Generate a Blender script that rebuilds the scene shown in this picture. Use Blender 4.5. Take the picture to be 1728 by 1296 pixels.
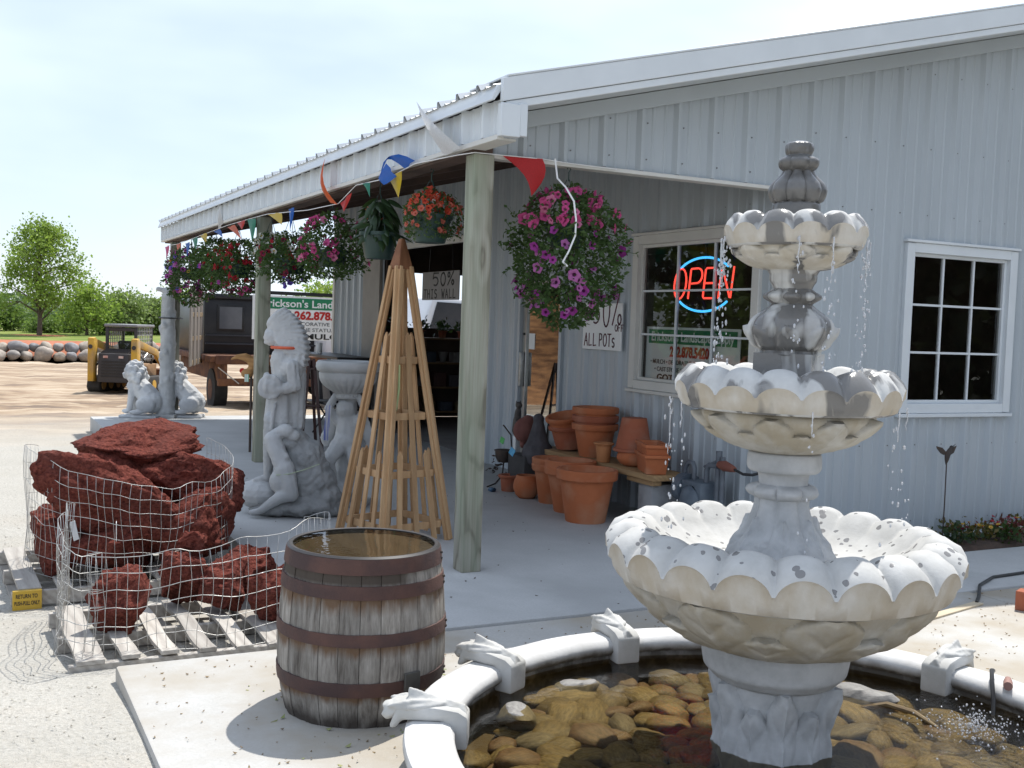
import bpy, bmesh, math, random
import numpy as np
from mathutils import Vector, Matrix, Euler, noise
R = math.radians
PI = math.pi
for o in list(bpy.data.objects): bpy.data.objects.remove(o)
S = bpy.context.scene
COL = S.collection

# ------------------------------------------------------------------ camera
cd = bpy.data.cameras.new('camera'); cam = bpy.data.objects.new('camera', cd); COL.objects.link(cam)
_yaw, _pitch, _roll = 0.4726, -0.0555, 0.0350
_f = Vector((math.sin(_yaw)*math.cos(_pitch), math.cos(_yaw)*math.cos(_pitch), math.sin(_pitch)))
_r = Vector((math.cos(_yaw), -math.sin(_yaw), 0)); _u = _r.cross(_f)
_r2 = math.cos(_roll)*_r + math.sin(_roll)*_u; _u2 = -math.sin(_roll)*_r + math.cos(_roll)*_u
_m = Matrix((_r2, _u2, -_f)).transposed().to_4x4(); _m.translation = Vector((-2.984, -6.398, 1.627))
cam.matrix_world = _m
cd.sensor_width = 36; cd.lens = 36*1831.4/1728; cd.clip_start = 0.05; cd.clip_end = 6000
S.camera = cam

# ------------------------------------------------------------------ sky, sun, exposure
SUN = Vector((0.33, 0.245, 0.80)).normalized()          # towards the sun
elev = math.asin(SUN.z); azim = math.atan2(SUN.x, SUN.y)
W = bpy.data.worlds.new('World'); S.world = W; W.use_nodes = True
nt = W.node_tree; nt.nodes.clear()
sky = nt.nodes.new('ShaderNodeTexSky'); sky.sky_type = 'NISHITA'; sky.sun_disc = False
sky.sun_elevation = elev; sky.sun_rotation = azim; sky.air_density = 1.0; sky.dust_density = 0.35; sky.ozone_density = 1.0
tc = nt.nodes.new('ShaderNodeTexCoord'); mp = nt.nodes.new('ShaderNodeMapping'); mp.inputs['Scale'].default_value = (1, 1, 3.0); mp.inputs['Location'].default_value = (2.3, 0, 0)
nz = nt.nodes.new('ShaderNodeTexNoise'); nz.inputs['Scale'].default_value = 1.1; nz.inputs['Detail'].default_value = 5; nz.inputs['Roughness'].default_value = .55
cr = nt.nodes.new('ShaderNodeValToRGB'); cr.color_ramp.elements[0].position = .42; cr.color_ramp.elements[1].position = .70
cr.color_ramp.elements[0].color = (.50, .50, .50, 1); cr.color_ramp.elements[1].color = (1, 1, 1, 1)
mx = nt.nodes.new('ShaderNodeMix'); mx.data_type = 'RGBA'
mx.inputs[7].default_value = (10.2, 11.6, 14.0, 1)         # thin bright haze cloud
bg = nt.nodes.new('ShaderNodeBackground'); bg.inputs['Strength'].default_value = 0.088
ow = nt.nodes.new('ShaderNodeOutputWorld')
L = nt.links.new
L(tc.outputs['Generated'], mp.inputs['Vector']); L(mp.outputs[0], nz.inputs['Vector']); L(nz.outputs['Fac'], cr.inputs[0])
L(cr.outputs[0], mx.inputs[0]); L(sky.outputs[0], mx.inputs[6]); L(mx.outputs[2], bg.inputs[0]); L(bg.outputs[0], ow.inputs[0])
sd = bpy.data.lights.new('sun', 'SUN'); sd.energy = 4.5; sd.angle = R(0.53); sd.color = (1.0, .965, .91)
sun = bpy.data.objects.new('sun', sd); COL.objects.link(sun); sun.rotation_euler = SUN.to_track_quat('Z', 'Y').to_euler(); sun.location = (20, 12, 50)
S.view_settings.view_transform = 'Standard'; S.view_settings.look = 'None'; S.view_settings.gamma = 1; S.view_settings.use_curve_mapping = False
S.view_settings.exposure = 0.33
S.render.engine = 'CYCLES'
S.cycles.max_bounces = 8; S.cycles.diffuse_bounces = 4; S.cycles.glossy_bounces = 3; S.cycles.transmission_bounces = 5; S.cycles.transparent_max_bounces = 12
S.cycles.caustics_reflective = False; S.cycles.caustics_refractive = False

# ------------------------------------------------------------------ mesh helpers
class MB:
    """collects faces; build() links them as ONE mesh object"""
    def __init__(s): s.v = []; s.f = []; s.m = []; s.mi = 0
    def add(s, vs, fs):
        o = len(s.v); s.v += [tuple(q) for q in vs]
        for q in fs: s.f.append(tuple(i+o for i in q)); s.m.append(s.mi)
    def hexa(s, p):   # 8 points: bottom ring 0-3 ccw, top ring 4-7
        s.add(p, [(3,2,1,0),(4,5,6,7),(0,1,5,4),(1,2,6,5),(2,3,7,6),(3,0,4,7)]); return s
    def box(s, x0, x1, y0, y1, z0, z1):
        return s.hexa([(x0,y0,z0),(x1,y0,z0),(x1,y1,z0),(x0,y1,z0),(x0,y0,z1),(x1,y0,z1),(x1,y1,z1),(x0,y1,z1)])
    def obox(s, c, sz, rot=(0,0,0)):
        M_ = Euler(rot).to_matrix(); c = Vector(c); h = [q/2 for q in sz]
        return s.hexa([c + M_ @ Vector((a*h[0], b*h[1], d*h[2])) for d in (-1,1) for a, b in ((-1,-1),(1,-1),(1,1),(-1,1))])
    def bar(s, p, q, w, h, up=(0,0,1)):
        p = Vector(p); q = Vector(q); d = (q-p).normalized(); up = Vector(up)
        sd_ = d.cross(up)
        if sd_.length < 1e-4: sd_ = d.cross(Vector((0,1,0)))
        sd_.normalize(); n = sd_.cross(d).normalized(); a = sd_*w/2; b = n*h/2
        return s.hexa([p-a-b, p+a-b, q+a-b, q-a-b, p-a+b, p+a+b, q+a+b, q-a+b])
    def tube(s, path, r, n=8, caps=True):
        path = [Vector(q) for q in path]; k = len(path); rs = r if hasattr(r, '__len__') else [r]*k
        vs = []; prev = None
        for i, c in enumerate(path):
            d = (path[min(i+1,k-1)] - path[max(i-1,0)])
            if d.length < 1e-9: d = Vector((0,0,1))
            d.normalize()
            if prev is None: a = d.orthogonal().normalized()
            else:
                a = prev - d*prev.dot(d)
                a = a.normalized() if a.length > 1e-6 else d.orthogonal().normalized()
            prev = a; b = d.cross(a)
            for j in range(n):
                t = 2*PI*j/n; vs.append(c + (a*math.cos(t)+b*math.sin(t))*rs[i])
        fs = [(i*n+j, i*n+(j+1)%n, (i+1)*n+(j+1)%n, (i+1)*n+j) for i in range(k-1) for j in range(n)]
        if caps: fs += [tuple(range(n-1,-1,-1)), tuple(range((k-1)*n, k*n))]
        s.add(vs, fs); return s
    def lathe(s, prof, n=32, c=(0,0,0), sx=1, sy=1):
        k = len(prof); vs = [(c[0]+r*math.cos(2*PI*j/n)*sx, c[1]+r*math.sin(2*PI*j/n)*sy, c[2]+z) for r, z in prof for j in range(n)]
        s.add(vs, [(i*n+j, i*n+(j+1)%n, (i+1)*n+(j+1)%n, (i+1)*n+j) for i in range(k-1) for j in range(n)]); return s
    def ell(s, c, r, rot=(0,0,0), nu=12, nv=8):
        M_ = Euler(rot).to_matrix(); c = Vector(c); r = r if hasattr(r, '__len__') else (r,r,r)
        vs = [c + M_ @ Vector((0,0,-r[2]))]
        for i in range(1, nv):
            t = PI*i/nv - PI/2
            for j in range(nu):
                a = 2*PI*j/nu; vs.append(c + M_ @ Vector((r[0]*math.cos(t)*math.cos(a), r[1]*math.cos(t)*math.sin(a), r[2]*math.sin(t))))
        vs.append(c + M_ @ Vector((0,0,r[2])))
        fs = [(0, 1+(j+1)%nu, 1+j) for j in range(nu)]
        for i in range(nv-2):
            b = 1+i*nu; fs += [(b+j, b+(j+1)%nu, b+nu+(j+1)%nu, b+nu+j) for j in range(nu)]
        b = 1+(nv-2)*nu; fs += [(b+j, b+(j+1)%nu, len(vs)-1) for j in range(nu)]
        s.add(vs, fs); return s
    def cap(s, p, q, r0, r1, n=10):   # tapered capsule
        p = Vector(p); q = Vector(q); d = (q-p); s.tube([p, p+d*.5, q], [r0, (r0+r1)/2, r1], n)
        s.ell(p, r0, nu=n, nv=6); s.ell(q, r1, nu=n, nv=6); return s
    def prism(s, pts, y0, y1):        # outline in xz, extruded along y
        n = len(pts); vs = [(x, y0, z) for x, z in pts] + [(x, y1, z) for x, z in pts]
        s.add(vs, [tuple(range(n)), tuple(range(2*n-1, n-1, -1))] + [(i, i+n, (i+1)%n+n, (i+1)%n) for i in range(n)]); return s
    def mesh(s, name, mats, smooth=False, bev=0, sharp=40):
        me = bpy.data.meshes.new(name); me.from_pydata(s.v, [], s.f)
        for m in (mats if isinstance(mats, (list, tuple)) else [mats]): me.materials.append(m)
        if any(s.m): me.polygons.foreach_set('material_index', s.m)
        if bev:
            bm = bmesh.new(); bm.from_mesh(me); bmesh.ops.recalc_face_normals(bm, faces=bm.faces)
            ed = [e for e in bm.edges if len(e.link_faces) == 2 and e.calc_face_angle() > .5]
            bmesh.ops.bevel(bm, geom=ed, offset=bev, segments=2 if bev > .004 else 1, affect='EDGES', profile=.5, clamp_overlap=True)
            bm.to_mesh(me); bm.free()
        if smooth or bev:
            me.polygons.foreach_set('use_smooth', [True]*len(me.polygons))
            me.set_sharp_from_angle(angle=R(sharp))
        me.update(); return me
    def build(s, name, mats, parent=None, smooth=False, bev=0, sharp=40, loc=None):
        return link(name, s.mesh(name, mats, smooth, bev, sharp), parent, loc)

def link(name, me, parent=None, loc=None, rot=None, scale=None):
    o = bpy.data.objects.new(name, me); COL.objects.link(o)
    if parent is not None: o.parent = parent
    if loc is not None: o.location = loc
    if rot is not None: o.rotation_euler = rot
    if scale is not None: o.scale = scale if hasattr(scale, '__len__') else (scale,)*3
    return o
def tag(o, label, cat, group=None, kind=None):
    o['label'] = label; o['category'] = cat
    if group: o['group'] = group
    if kind: o['kind'] = kind
    return o
def thing(name, label, cat, loc=(0,0,0), rz=0, group=None):
    o = link(name, None, None, loc, (0,0,rz)); o.empty_display_size = .1
    return tag(o, label, cat, group)
def struct(o): o['kind'] = 'structure'; return o
def copy_tree(root, loc, rz=0, label=None, scale=None):
    r = root.copy(); COL.objects.link(r); r.location = loc; r.rotation_euler = (0,0,rz)
    if scale: r.scale = (scale,)*3
    if label: r['label'] = label
    for ch in list(root.children):
        c = ch.copy(); COL.objects.link(c); c.parent = r
        for g in list(ch.children):
            d = g.copy(); COL.objects.link(d); d.parent = c
    return r
def sculpt(mb, voxel, smooth=6, disp=None, dec=None):
    """fuse overlapping solids into one continuous surface (mesh data)"""
    me = mb.mesh('tmp', []); o = bpy.data.objects.new('tmp', me); COL.objects.link(o)
    m = o.modifiers.new('r', 'REMESH'); m.mode = 'VOXEL'; m.voxel_size = voxel
    if smooth: m = o.modifiers.new('s', 'SMOOTH'); m.iterations = smooth; m.factor = .5
    if dec: m = o.modifiers.new('d', 'DECIMATE'); m.ratio = dec
    dg = bpy.context.evaluated_depsgraph_get(); out = bpy.data.meshes.new_from_object(o.evaluated_get(dg))
    bpy.data.objects.remove(o); bpy.data.meshes.remove(me)
    if disp:
        n = len(out.vertices); co = np.zeros(n*3); no = np.zeros(n*3)
        out.vertices.foreach_get('co', co); out.vertices.foreach_get('normal', no)
        co = co.reshape(-1,3); no = no.reshape(-1,3)
        d = np.array([disp(Vector(c)) for c in co]); co += no*d[:,None]; out.vertices.foreach_set('co', co.ravel())
    out.polygons.foreach_set('use_smooth', [True]*len(out.polygons)); out.update()
    return out
def setmat(me, *mats):
    me.materials.clear()
    for m in mats: me.materials.append(m)
    return me

# ------------------------------------------------------------------ materials
def newmat(name):
    m = bpy.data.materials.new(name); m.use_nodes = True; n = m.node_tree.nodes; b = n['Principled BSDF']; return m, m.node_tree, b
def N(t, kind, **kw):
    n = t.nodes.new('ShaderNode'+kind)
    for k, v in kw.items():
        if k in n.inputs: n.inputs[k].default_value = v
        else: setattr(n, k, v)
    return n
def coords(t, scale=(1,1,1), kind='Object'):
    c = N(t, 'TexCoord'); m = N(t, 'Mapping'); m.inputs['Scale'].default_value = scale
    t.links.new(c.outputs[kind], m.inputs['Vector']); return m.outputs[0]
def ramp(t, fac, stops):
    r = N(t, 'ValToRGB'); e = r.color_ramp.elements
    while len(e) < len(stops): e.new(.5)
    for q, (p, c) in zip(e, stops): q.position = p; q.color = (*c, 1) if len(c) == 3 else c
    t.links.new(fac, r.inputs[0]); return r.outputs[0]
def g(v): return (v, v, v)
def mixc(t, fac, a, b, blend='MIX'):
    m = N(t, 'Mix', data_type='RGBA', blend_type=blend)
    for s_, i in ((fac, 0), (a, 6), (b, 7)):
        if hasattr(s_, 'is_linked'): t.links.new(s_, m.inputs[i])
        else: m.inputs[i].default_value = s_ if i == 0 else (*s_, 1)
    return m.outputs[2]
def noisef(t, vec, scale, detail=5, rough=.55, dist=0):
    n = N(t, 'TexNoise', Scale=scale, Detail=detail, Roughness=rough, Distortion=dist); t.links.new(vec, n.inputs['Vector']); return n.outputs['Fac']
def bump(t, b, h, strength=.3, dist=.01, prev=None):
    n = N(t, 'Bump', Strength=strength, Distance=dist); t.links.new(h, n.inputs['Height'])
    if prev is not None: t.links.new(prev, n.inputs['Normal'])
    t.links.new(n.outputs[0], b.inputs['Normal']); return n.outputs[0]
def M(name, c1, c2=None, sc=6, rough=.7, bs=0, bsc=60, metal=0, bd=.01, stretch=(1,1,1), spec=.5, lo=.35, hi=.65, c3=None, sc3=1.5):
    m, t, b = newmat(name); v = coords(t, stretch)
    if c2 is None: c2 = tuple(q*.8 for q in c1)
    col = ramp(t, noisef(t, v, sc), [(lo, c1), (hi, c2)])
    if c3: col = mixc(t, ramp(t, noisef(t, v, sc3, 4), [(.45, g(0)), (.62, g(1))]), col, c3)
    t.links.new(col, b.inputs['Base Color'])
    b.inputs['Roughness'].default_value = rough; b.inputs['Metallic'].default_value = metal; b.inputs['Specular IOR Level'].default_value = spec
    if bs: bump(t, b, noisef(t, v, bsc, 8, .65), bs, bd)
    return m
def objrand(t): return N(t, 'ObjectInfo').outputs['Random']

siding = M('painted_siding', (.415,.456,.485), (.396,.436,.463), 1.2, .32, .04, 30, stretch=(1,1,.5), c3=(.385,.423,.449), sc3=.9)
trimw = M('white_trim', (.62,.655,.675), (.58,.615,.635), 3, .4)
creamtrim = M('cream_trim', (.60,.595,.56), (.56,.55,.515), 4, .5)
roofm = M('roof_metal', (.55,.57,.58), (.47,.49,.50), 2, .35, metal=.3)
darkwood = M('dark_ceiling_wood', (.10,.065,.05), (.06,.04,.035), 5, .8, .3, 40)
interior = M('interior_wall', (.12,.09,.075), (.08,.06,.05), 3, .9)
def woodmat(name, ca, cb, cc, sc=9, axis='Z', dist=5, green=None, knots=False, rough=.75, bs=.25):
    m, t, b = newmat(name)
    st = {'Z': (1,1,.09), 'Y': (1,.09,1), 'X': (.09,1,1)}[axis]
    v = coords(t, st)
    r = N(t, 'ObjectInfo'); va = N(t, 'VectorMath', operation='ADD'); t.links.new(v, va.inputs[0])
    sc_ = N(t, 'VectorMath', operation='SCALE', Scale=7.0); cmb = N(t, 'CombineXYZ'); t.links.new(r.outputs['Random'], cmb.inputs[0]); t.links.new(r.outputs['Random'], cmb.inputs[2])
    t.links.new(cmb.outputs[0], sc_.inputs[0]); t.links.new(sc_.outputs[0], va.inputs[1]); v = va.outputs[0]
    w = N(t, 'TexWave', wave_type='RINGS', rings_direction='SPHERICAL', Scale=sc, Distortion=dist, Detail=3); w.inputs['Detail Scale'].default_value = 1.4
    t.links.new(v, w.inputs['Vector'])
    f1 = noisef(t, v, 38, 6, .7)
    col = ramp(t, w.outputs['Fac'], [(.1, ca), (.55, cb), (.95, cc)])
    col = mixc(t, .6, col, ramp(t, f1, [(.3, cc), (.7, ca)]))
    if green: col = mixc(t, ramp(t, noisef(t, coords(t, (1,1,.5)), 2.2, 4), [(.4, g(0)), (.65, g(.75))]), col, green)
    vr = N(t, 'MapRange'); vr.inputs[3].default_value = .82; vr.inputs[4].default_value = 1.12; t.links.new(r.outputs['Random'], vr.inputs[0])
    hs = N(t, 'HueSaturation'); t.links.new(vr.outputs[0], hs.inputs['Value']); t.links.new(col, hs.inputs['Color']); col = hs.outputs[0]
    if knots:
        vo = N(t, 'TexVoronoi', Scale=2.2); t.links.new(coords(t, (1.5,1.5,.7)), vo.inputs['Vector'])
        k = ramp(t, vo.outputs['Distance'], [(.03, g(1)), (.09, g(0))]); col = mixc(t, k, col, (.09,.05,.03))
    t.links.new(col, b.inputs['Base Color']); b.inputs['Roughness'].default_value = rough
    bump(t, b, f1, bs, .004); return m
def post_material():
    m, t, b = newmat('treated_post_wood'); v = coords(t)
    r = N(t, 'ObjectInfo'); cmb = N(t, 'CombineXYZ'); ml = N(t, 'Math', operation='MULTIPLY'); ml.inputs[1].default_value = 13.0; t.links.new(r.outputs['Random'], ml.inputs[0]); t.links.new(ml.outputs[0], cmb.inputs[2])
    va = N(t, 'VectorMath', operation='ADD'); t.links.new(v, va.inputs[0]); t.links.new(cmb.outputs[0], va.inputs[1]); v = va.outputs[0]
    # knots bend the grain around them
    def vscale(vec, sc): q = N(t, 'VectorMath', operation='MULTIPLY'); t.links.new(vec, q.inputs[0]); q.inputs[1].default_value = sc; return q.outputs[0]
    kv = N(t, 'TexVoronoi', Scale=1.0); t.links.new(vscale(v, (7,7,2.3)), kv.inputs['Vector'])
    bend = ramp(t, kv.outputs['Distance'], [(.0, g(1)), (.45, g(0))])
    gw = noisef(t, vscale(v, (5,5,.55)), 1.0, 3, .5); ad = N(t, 'Math', operation='MULTIPLY_ADD'); ad.inputs[1].default_value = .28; t.links.new(bend, ad.inputs[0]); t.links.new(gw, ad.inputs[2])
    fr_ = N(t, 'Math', operation='MULTIPLY'); fr_.inputs[1].default_value = 22.0; t.links.new(ad.outputs[0], fr_.inputs[0]); sn = N(t, 'Math', operation='SINE'); t.links.new(fr_.outputs[0], sn.inputs[0])
    fine = noisef(t, vscale(v, (90,90,2.0)), 1.0, 5, .65); gr = N(t, 'MapRange'); gr.inputs[1].default_value = -1; t.links.new(sn.outputs[0], gr.inputs[0])
    c1 = ramp(t, gr.outputs[0], [(.0, (.13,.11,.075)), (.2, (.27,.25,.19)), (1, (.37,.355,.29))]); col = mixc(t, .38, c1, ramp(t, fine, [(.3, (.15,.14,.105)), (.7, (.44,.44,.37))]))
    col = mixc(t, ramp(t, noisef(t, vscale(v, (7,3,.6)), 1.0, 3), [(.45, g(0)), (.62, g(.5))]), col, (.25,.31,.22))
    col = mixc(t, ramp(t, kv.outputs['Distance'], [(.04, g(.9)), (.10, g(0))]), col, (.13,.085,.055))
    t.links.new(col, b.inputs['Base Color']); b.inputs['Roughness'].default_value = .85; q = bump(t, b, fine, .35, .004); bump(t, b, gr.outputs[0], .25, .004, q); return m
postwood = post_material()
cedar = woodmat('cedar_lath', (.58,.38,.205), (.52,.32,.16), (.43,.245,.115), 5, 'Z', 3)
cedardark = woodmat('cedar_cap', (.30,.13,.055), (.25,.10,.045), (.18,.07,.03), 10, 'Z', 4)
plankw = woodmat('bench_plank_wood', (.42,.27,.13), (.34,.21,.10), (.25,.15,.07), 9, 'Y', 4)
palletw = woodmat('pallet_wood', (.50,.47,.42), (.40,.37,.33), (.28,.25,.22), 8, 'Y', 4)
def concrete(name, base, stain, sand=None):
    m, t, b = newmat(name); v = coords(t); n1 = noisef(t, v, 1.1, 7, .62); n2 = noisef(t, v, 70, 5, .7); n3 = noisef(t, v, .45, 5, .6, .4)
    col = ramp(t, n1, [(.30, stain), (.62, base)]); col = mixc(t, .22, col, ramp(t, n2, [(.3, tuple(q*.55 for q in base)), (.7, tuple(min(1,q*1.25) for q in base))]))
    col = mixc(t, ramp(t, n3, [(.50, g(0)), (.64, g(.5))]), col, tuple(q*.72 for q in stain))
    vo = N(t, 'TexVoronoi', Scale=42); t.links.new(v, vo.inputs['Vector']); col = mixc(t, ramp(t, vo.outputs['Distance'], [(.05, g(.6)), (.10, g(0))]), col, tuple(q*.45 for q in stain))
    if sand: col = mixc(t, ramp(t, noisef(t, v, .8, 6, .6), [(.42, g(0)), (.58, g(.9))]), col, mixc(t, n2, sand, tuple(q*.7 for q in sand)))
    t.links.new(col, b.inputs['Base Color']); b.inputs['Roughness'].default_value = .85; q = bump(t, b, n2, .25, .004); bump(t, b, n1, .15, .01, q); return m
slabm = concrete('porch_concrete', (.46,.465,.46), (.37,.375,.37))
stonew = M('white_cast_stone', (.55,.545,.525), (.45,.445,.42), 5, .85, .25, 60, bd=.006, c3=(.38,.37,.34), sc3=3)
statuegrey = M('grey_cast_stone', (.50,.51,.51), (.43,.44,.44), 6, .9, .3, 55, bd=.006, c3=(.37,.38,.38), sc3=2.2)
statuedark = M('dark_grey_stone', (.36,.37,.37), (.25,.26,.26), 7, .9, .5, 40, bd=.02)
lionwhite = M('white_lion_stone', (.66,.67,.67), (.52,.53,.54), 5, .85, .25, 50, c3=(.42,.43,.44), sc3=3)
terra = M('terracotta', (.47,.145,.055), (.38,.11,.04), 5, .85, .1, 60, c3=(.50,.23,.125), sc3=2.5)
terradark = M('terracotta_dusty', (.36,.11,.055), (.28,.08,.04), 5, .9, .1, 60, c3=(.42,.19,.12), sc3=2.5)
black = M('black_plastic', (.012,.012,.013), (.02,.02,.02), 5, .45)
blackpaint = M('black_truck_paint', (.018,.019,.022), (.03,.03,.032), 3, .35)
rubber = M('rubber', (.025,.024,.023), (.05,.045,.04), 4, .9)
potgreen = M('green_plastic_pot', (.009,.036,.030), (.013,.045,.038), 4, .42)
iron = M('dark_iron', (.05,.045,.042), (.09,.06,.045), 9, .6, .2, 60, metal=.4)
galv = M('galvanised_wire', (.50,.50,.48), (.38,.37,.35), 20, .45, metal=.7)
greypaint = M('grey_meter_paint', (.12,.15,.18), (.08,.10,.125), 8, .5, .1, 50)
pipegrey = M('grey_pipe', (.13,.15,.17), (.09,.10,.12), 8, .5)
white = M('white_sign', (.76,.77,.77), (.71,.72,.72), 3, .5)
yellowp = M('yellow_machine_paint', (.62,.36,.035), (.52,.29,.03), 3, .45, c3=(.38,.24,.09), sc3=2)
rustm = M('rusty_steel', (.13,.055,.032), (.075,.032,.022), 9, .8, .4, 50, c3=(.20,.085,.035), sc3=4)
# ================================================================== ground
def gz(x, y):
    def st(a, b, v): t = min(1, max(0, (v-a)/(b-a))); return t*t*(3-2*t)
    z = -.04 - .16*st(-2.0, .2, y) - .30*st(12, 22, y)
    if y > 43 and x < 40: z -= .3
    if y > 8:
        k = min(1, (y-8)/6); z += k*.06*noise.noise(Vector((x*.35, y*.5, 3))) + k*.06*noise.noise(Vector((x*1.1, y*2.2, 7))) + k*.03*noise.noise(Vector((x*3.1, y*4.2, 9)))
    z += .012*noise.noise(Vector((x*1.1, y*1.1, 1))) + .007*noise.noise(Vector((x*4, y*4, 5)))
    if -2.6 < x < -2.28 and y < -1.1: z -= .012
    if x > -2.25 and y < -1.15 or x > -1.15 and -1.3 < y < 11: z -= .06
    return z
def axis(fine0, fine1, step, far, k=1.25):
    a = list(np.arange(fine0, fine1+1e-6, step)); s = step; p = fine1
    while p < far: s *= k; p += s; a.append(p)
    s = step; p = fine0
    while p > -far: s *= k; p -= s; a.insert(0, p)
    return a
xs = axis(-9, 6, .16, 2500); ys = axis(-8, 24, .18, 2500)
nx, ny = len(xs), len(ys)
mb = MB(); mb.add([(x, y, gz(x, y)) for y in ys for x in xs], [(j*nx+i, j*nx+i+1, (j+1)*nx+i+1, (j+1)*nx+i) for j in range(ny-1) for i in range(nx-1)])
m, t, b = newmat('gravel_and_dirt'); v = coords(t)
sep = N(t, 'SeparateXYZ'); t.links.new(v, sep.inputs[0])
n1 = noisef(t, v, .9, 6, .6); n2 = noisef(t, v, 55, 4, .7); n3 = noisef(t, coords(t, (.35,1.3,1)), 1.1, 7, .62); n4 = noisef(t, v, 260, 2, .6)
gr = ramp(t, n2, [(.28, (.34,.32,.28)), (.5, (.47,.45,.405)), (.72, (.57,.55,.50))])
gr = mixc(t, ramp(t, n4, [(.35, g(.55)), (.5, g(0))]), gr, (.25,.24,.215))
gr = mixc(t, ramp(t, n1, [(.42, g(0)), (.66, g(.55))]), gr, (.38,.36,.315))
dr = ramp(t, n3, [(.34, (.13,.085,.055)), (.45, (.31,.225,.15)), (.55, (.45,.36,.26)), (.70, (.57,.48,.37))])
dr = mixc(t, ramp(t, n2, [(.4, g(0)), (.7, g(.4))]), dr, (.24,.15,.10))
ad = N(t, 'MapRange'); ad.inputs[1].default_value = 9; ad.inputs[2].default_value = 15; t.links.new(sep.outputs[1], ad.inputs[0])
aa = N(t, 'Math', operation='ADD'); sb = N(t, 'Math', operation='SUBTRACT'); sb.inputs[1].default_value = .5; t.links.new(n3, sb.inputs[0])
t.links.new(ad.outputs[0], aa.inputs[0]); t.links.new(sb.outputs[0], aa.inputs[1])
col = mixc(t, aa.outputs[0], gr, dr)
gs = N(t, 'MapRange'); gs.inputs[1].default_value = 46; gs.inputs[2].default_value = 50; t.links.new(sep.outputs[1], gs.inputs[0])
col = mixc(t, gs.outputs[0], col, ramp(t, noisef(t, v, .2), [(.35, (.10,.14,.045)), (.65, (.19,.20,.08))]))
t.links.new(col, b.inputs['Base Color']); b.inputs['Roughness'].default_value = .95; b.inputs['Specular IOR Level'].default_value = .2
q = bump(t, b, n2, .7, .016); q = bump(t, b, noisef(t, v, 18, 5, .6), .6, .03, q); bump(t, b, n4, .5, .005, q)
struct(mb.build('ground', m, smooth=True, sharp=80))

mb = MB()
def slab_piece(name, x0, x1, y0, y1, z0, z1, mat=slabm):
    return struct(MB().box(x0, x1, y0, y1, z0, z1).build(name, mat, bev=.012))
slab_piece('porch_floor', -1.2, 2.62, -1.19, 4.2, -.3, 0)
slab_piece('porch_floor', -1.2, 2.62, 4.212, 11.08, -.3, 0)
slab_piece('walkway', 2.632, 9, -1.55, -.62, -.3, -.004)
apronm = concrete('sandy_concrete', (.47,.465,.445), (.39,.38,.355), (.40,.35,.275))
slab_piece('apron', -2.33, 2.9, -8, -1.202, -.3, -.012, apronm)
slab_piece('apron', 2.912, 12, -8, -1.562, -.3, -.014, apronm)

# ================================================================== building
B = thing('store_building', 'long metal-sided store with timber-post porch and pitched metal roof', 'building')
ZR = lambda x: 3.05 + .256*(x+.1)                # roof surface along the slope
RIDGE = 8.0
def rib_pts(a0, a1):
    P = 0.3048; k0 = int(math.floor(a0/P))-1; k1 = int(math.ceil(a1/P))+1; pts = []
    for k in range(k0, k1+1):
        c = k*P
        pts += [(c-.036,0),(c-.013,.036),(c+.013,.036),(c+.036,0)]
        for e in (.1016, .2032): pts += [(c+e-.014,0),(c+e-.006,.008),(c+e+.006,.008),(c+e+.014,0)]
    out = []
    def at(a):
        for (p, d), (q, e) in zip(pts, pts[1:]):
            if p <= a <= q: return d + (e-d)*(a-p)/(q-p) if q > p else d
        return 0
    out.append((a0, at(a0))); out += [q for q in pts if a0+1e-4 < q[0] < a1-1e-4]; out.append((a1, at(a1)))
    return out
def ribbed(a0, a1, t0, t1, place):
    """sheet-metal panel: cross-section along a, from t0 to t1 (numbers or functions)"""
    f0 = t0 if callable(t0) else (lambda a: t0); f1 = t1 if callable(t1) else (lambda a: t1)
    pts = rib_pts(a0, a1); n = len(pts); mb = MB()
    mb.add([place(a, d, f0(a)) for a, d in pts] + [place(a, d, f1(a)) for a, d in pts], [(i, i+1, n+i+1, n+i) for i in range(n-1)])
    return mb
def wall(name, a0, a1, z0, z1, place, openings=(), parent=None, mat=siding, pname='siding_panel'):
    w = link(name, None, B)
    cuts = sorted(set([a0, a1] + [k*.9144 for k in range(-2, 30) if a0 < k*.9144 < a1] + [q for o in openings for q in o[:2]]))
    for p, q in zip(cuts, cuts[1:]):
        if q-p < .004: continue
        mid = (p+q)/2; spans = [(z0, z1)]
        for (o0, o1, oz0, oz1) in openings:
            if o0 < mid < o1: spans = [(z0, oz0), (oz1, z1)]
        for s0, s1 in spans:
            if not callable(s0) and not callable(s1) and s1-s0 < .01: continue
            ribbed(p, q, s0, s1, place).build(pname, mat, w)
    return w
gable = lambda a, d, z: (a, -d, z)
inner = lambda a, d, z: (2.5-d, a, z)
endw = lambda a, d, z: (a, 10.7+d, z)
zt = lambda a: ZR(a if a < RIDGE else 2*RIDGE-a) - .16
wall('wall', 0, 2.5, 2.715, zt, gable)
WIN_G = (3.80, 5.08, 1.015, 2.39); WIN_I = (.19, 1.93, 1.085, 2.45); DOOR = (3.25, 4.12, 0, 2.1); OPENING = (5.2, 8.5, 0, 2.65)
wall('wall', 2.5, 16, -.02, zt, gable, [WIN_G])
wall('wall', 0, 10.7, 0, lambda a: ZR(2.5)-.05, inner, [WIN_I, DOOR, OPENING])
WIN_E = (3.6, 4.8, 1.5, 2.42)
wall('wall', 2.5, 16, 0, zt, endw, [WIN_E])
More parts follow.
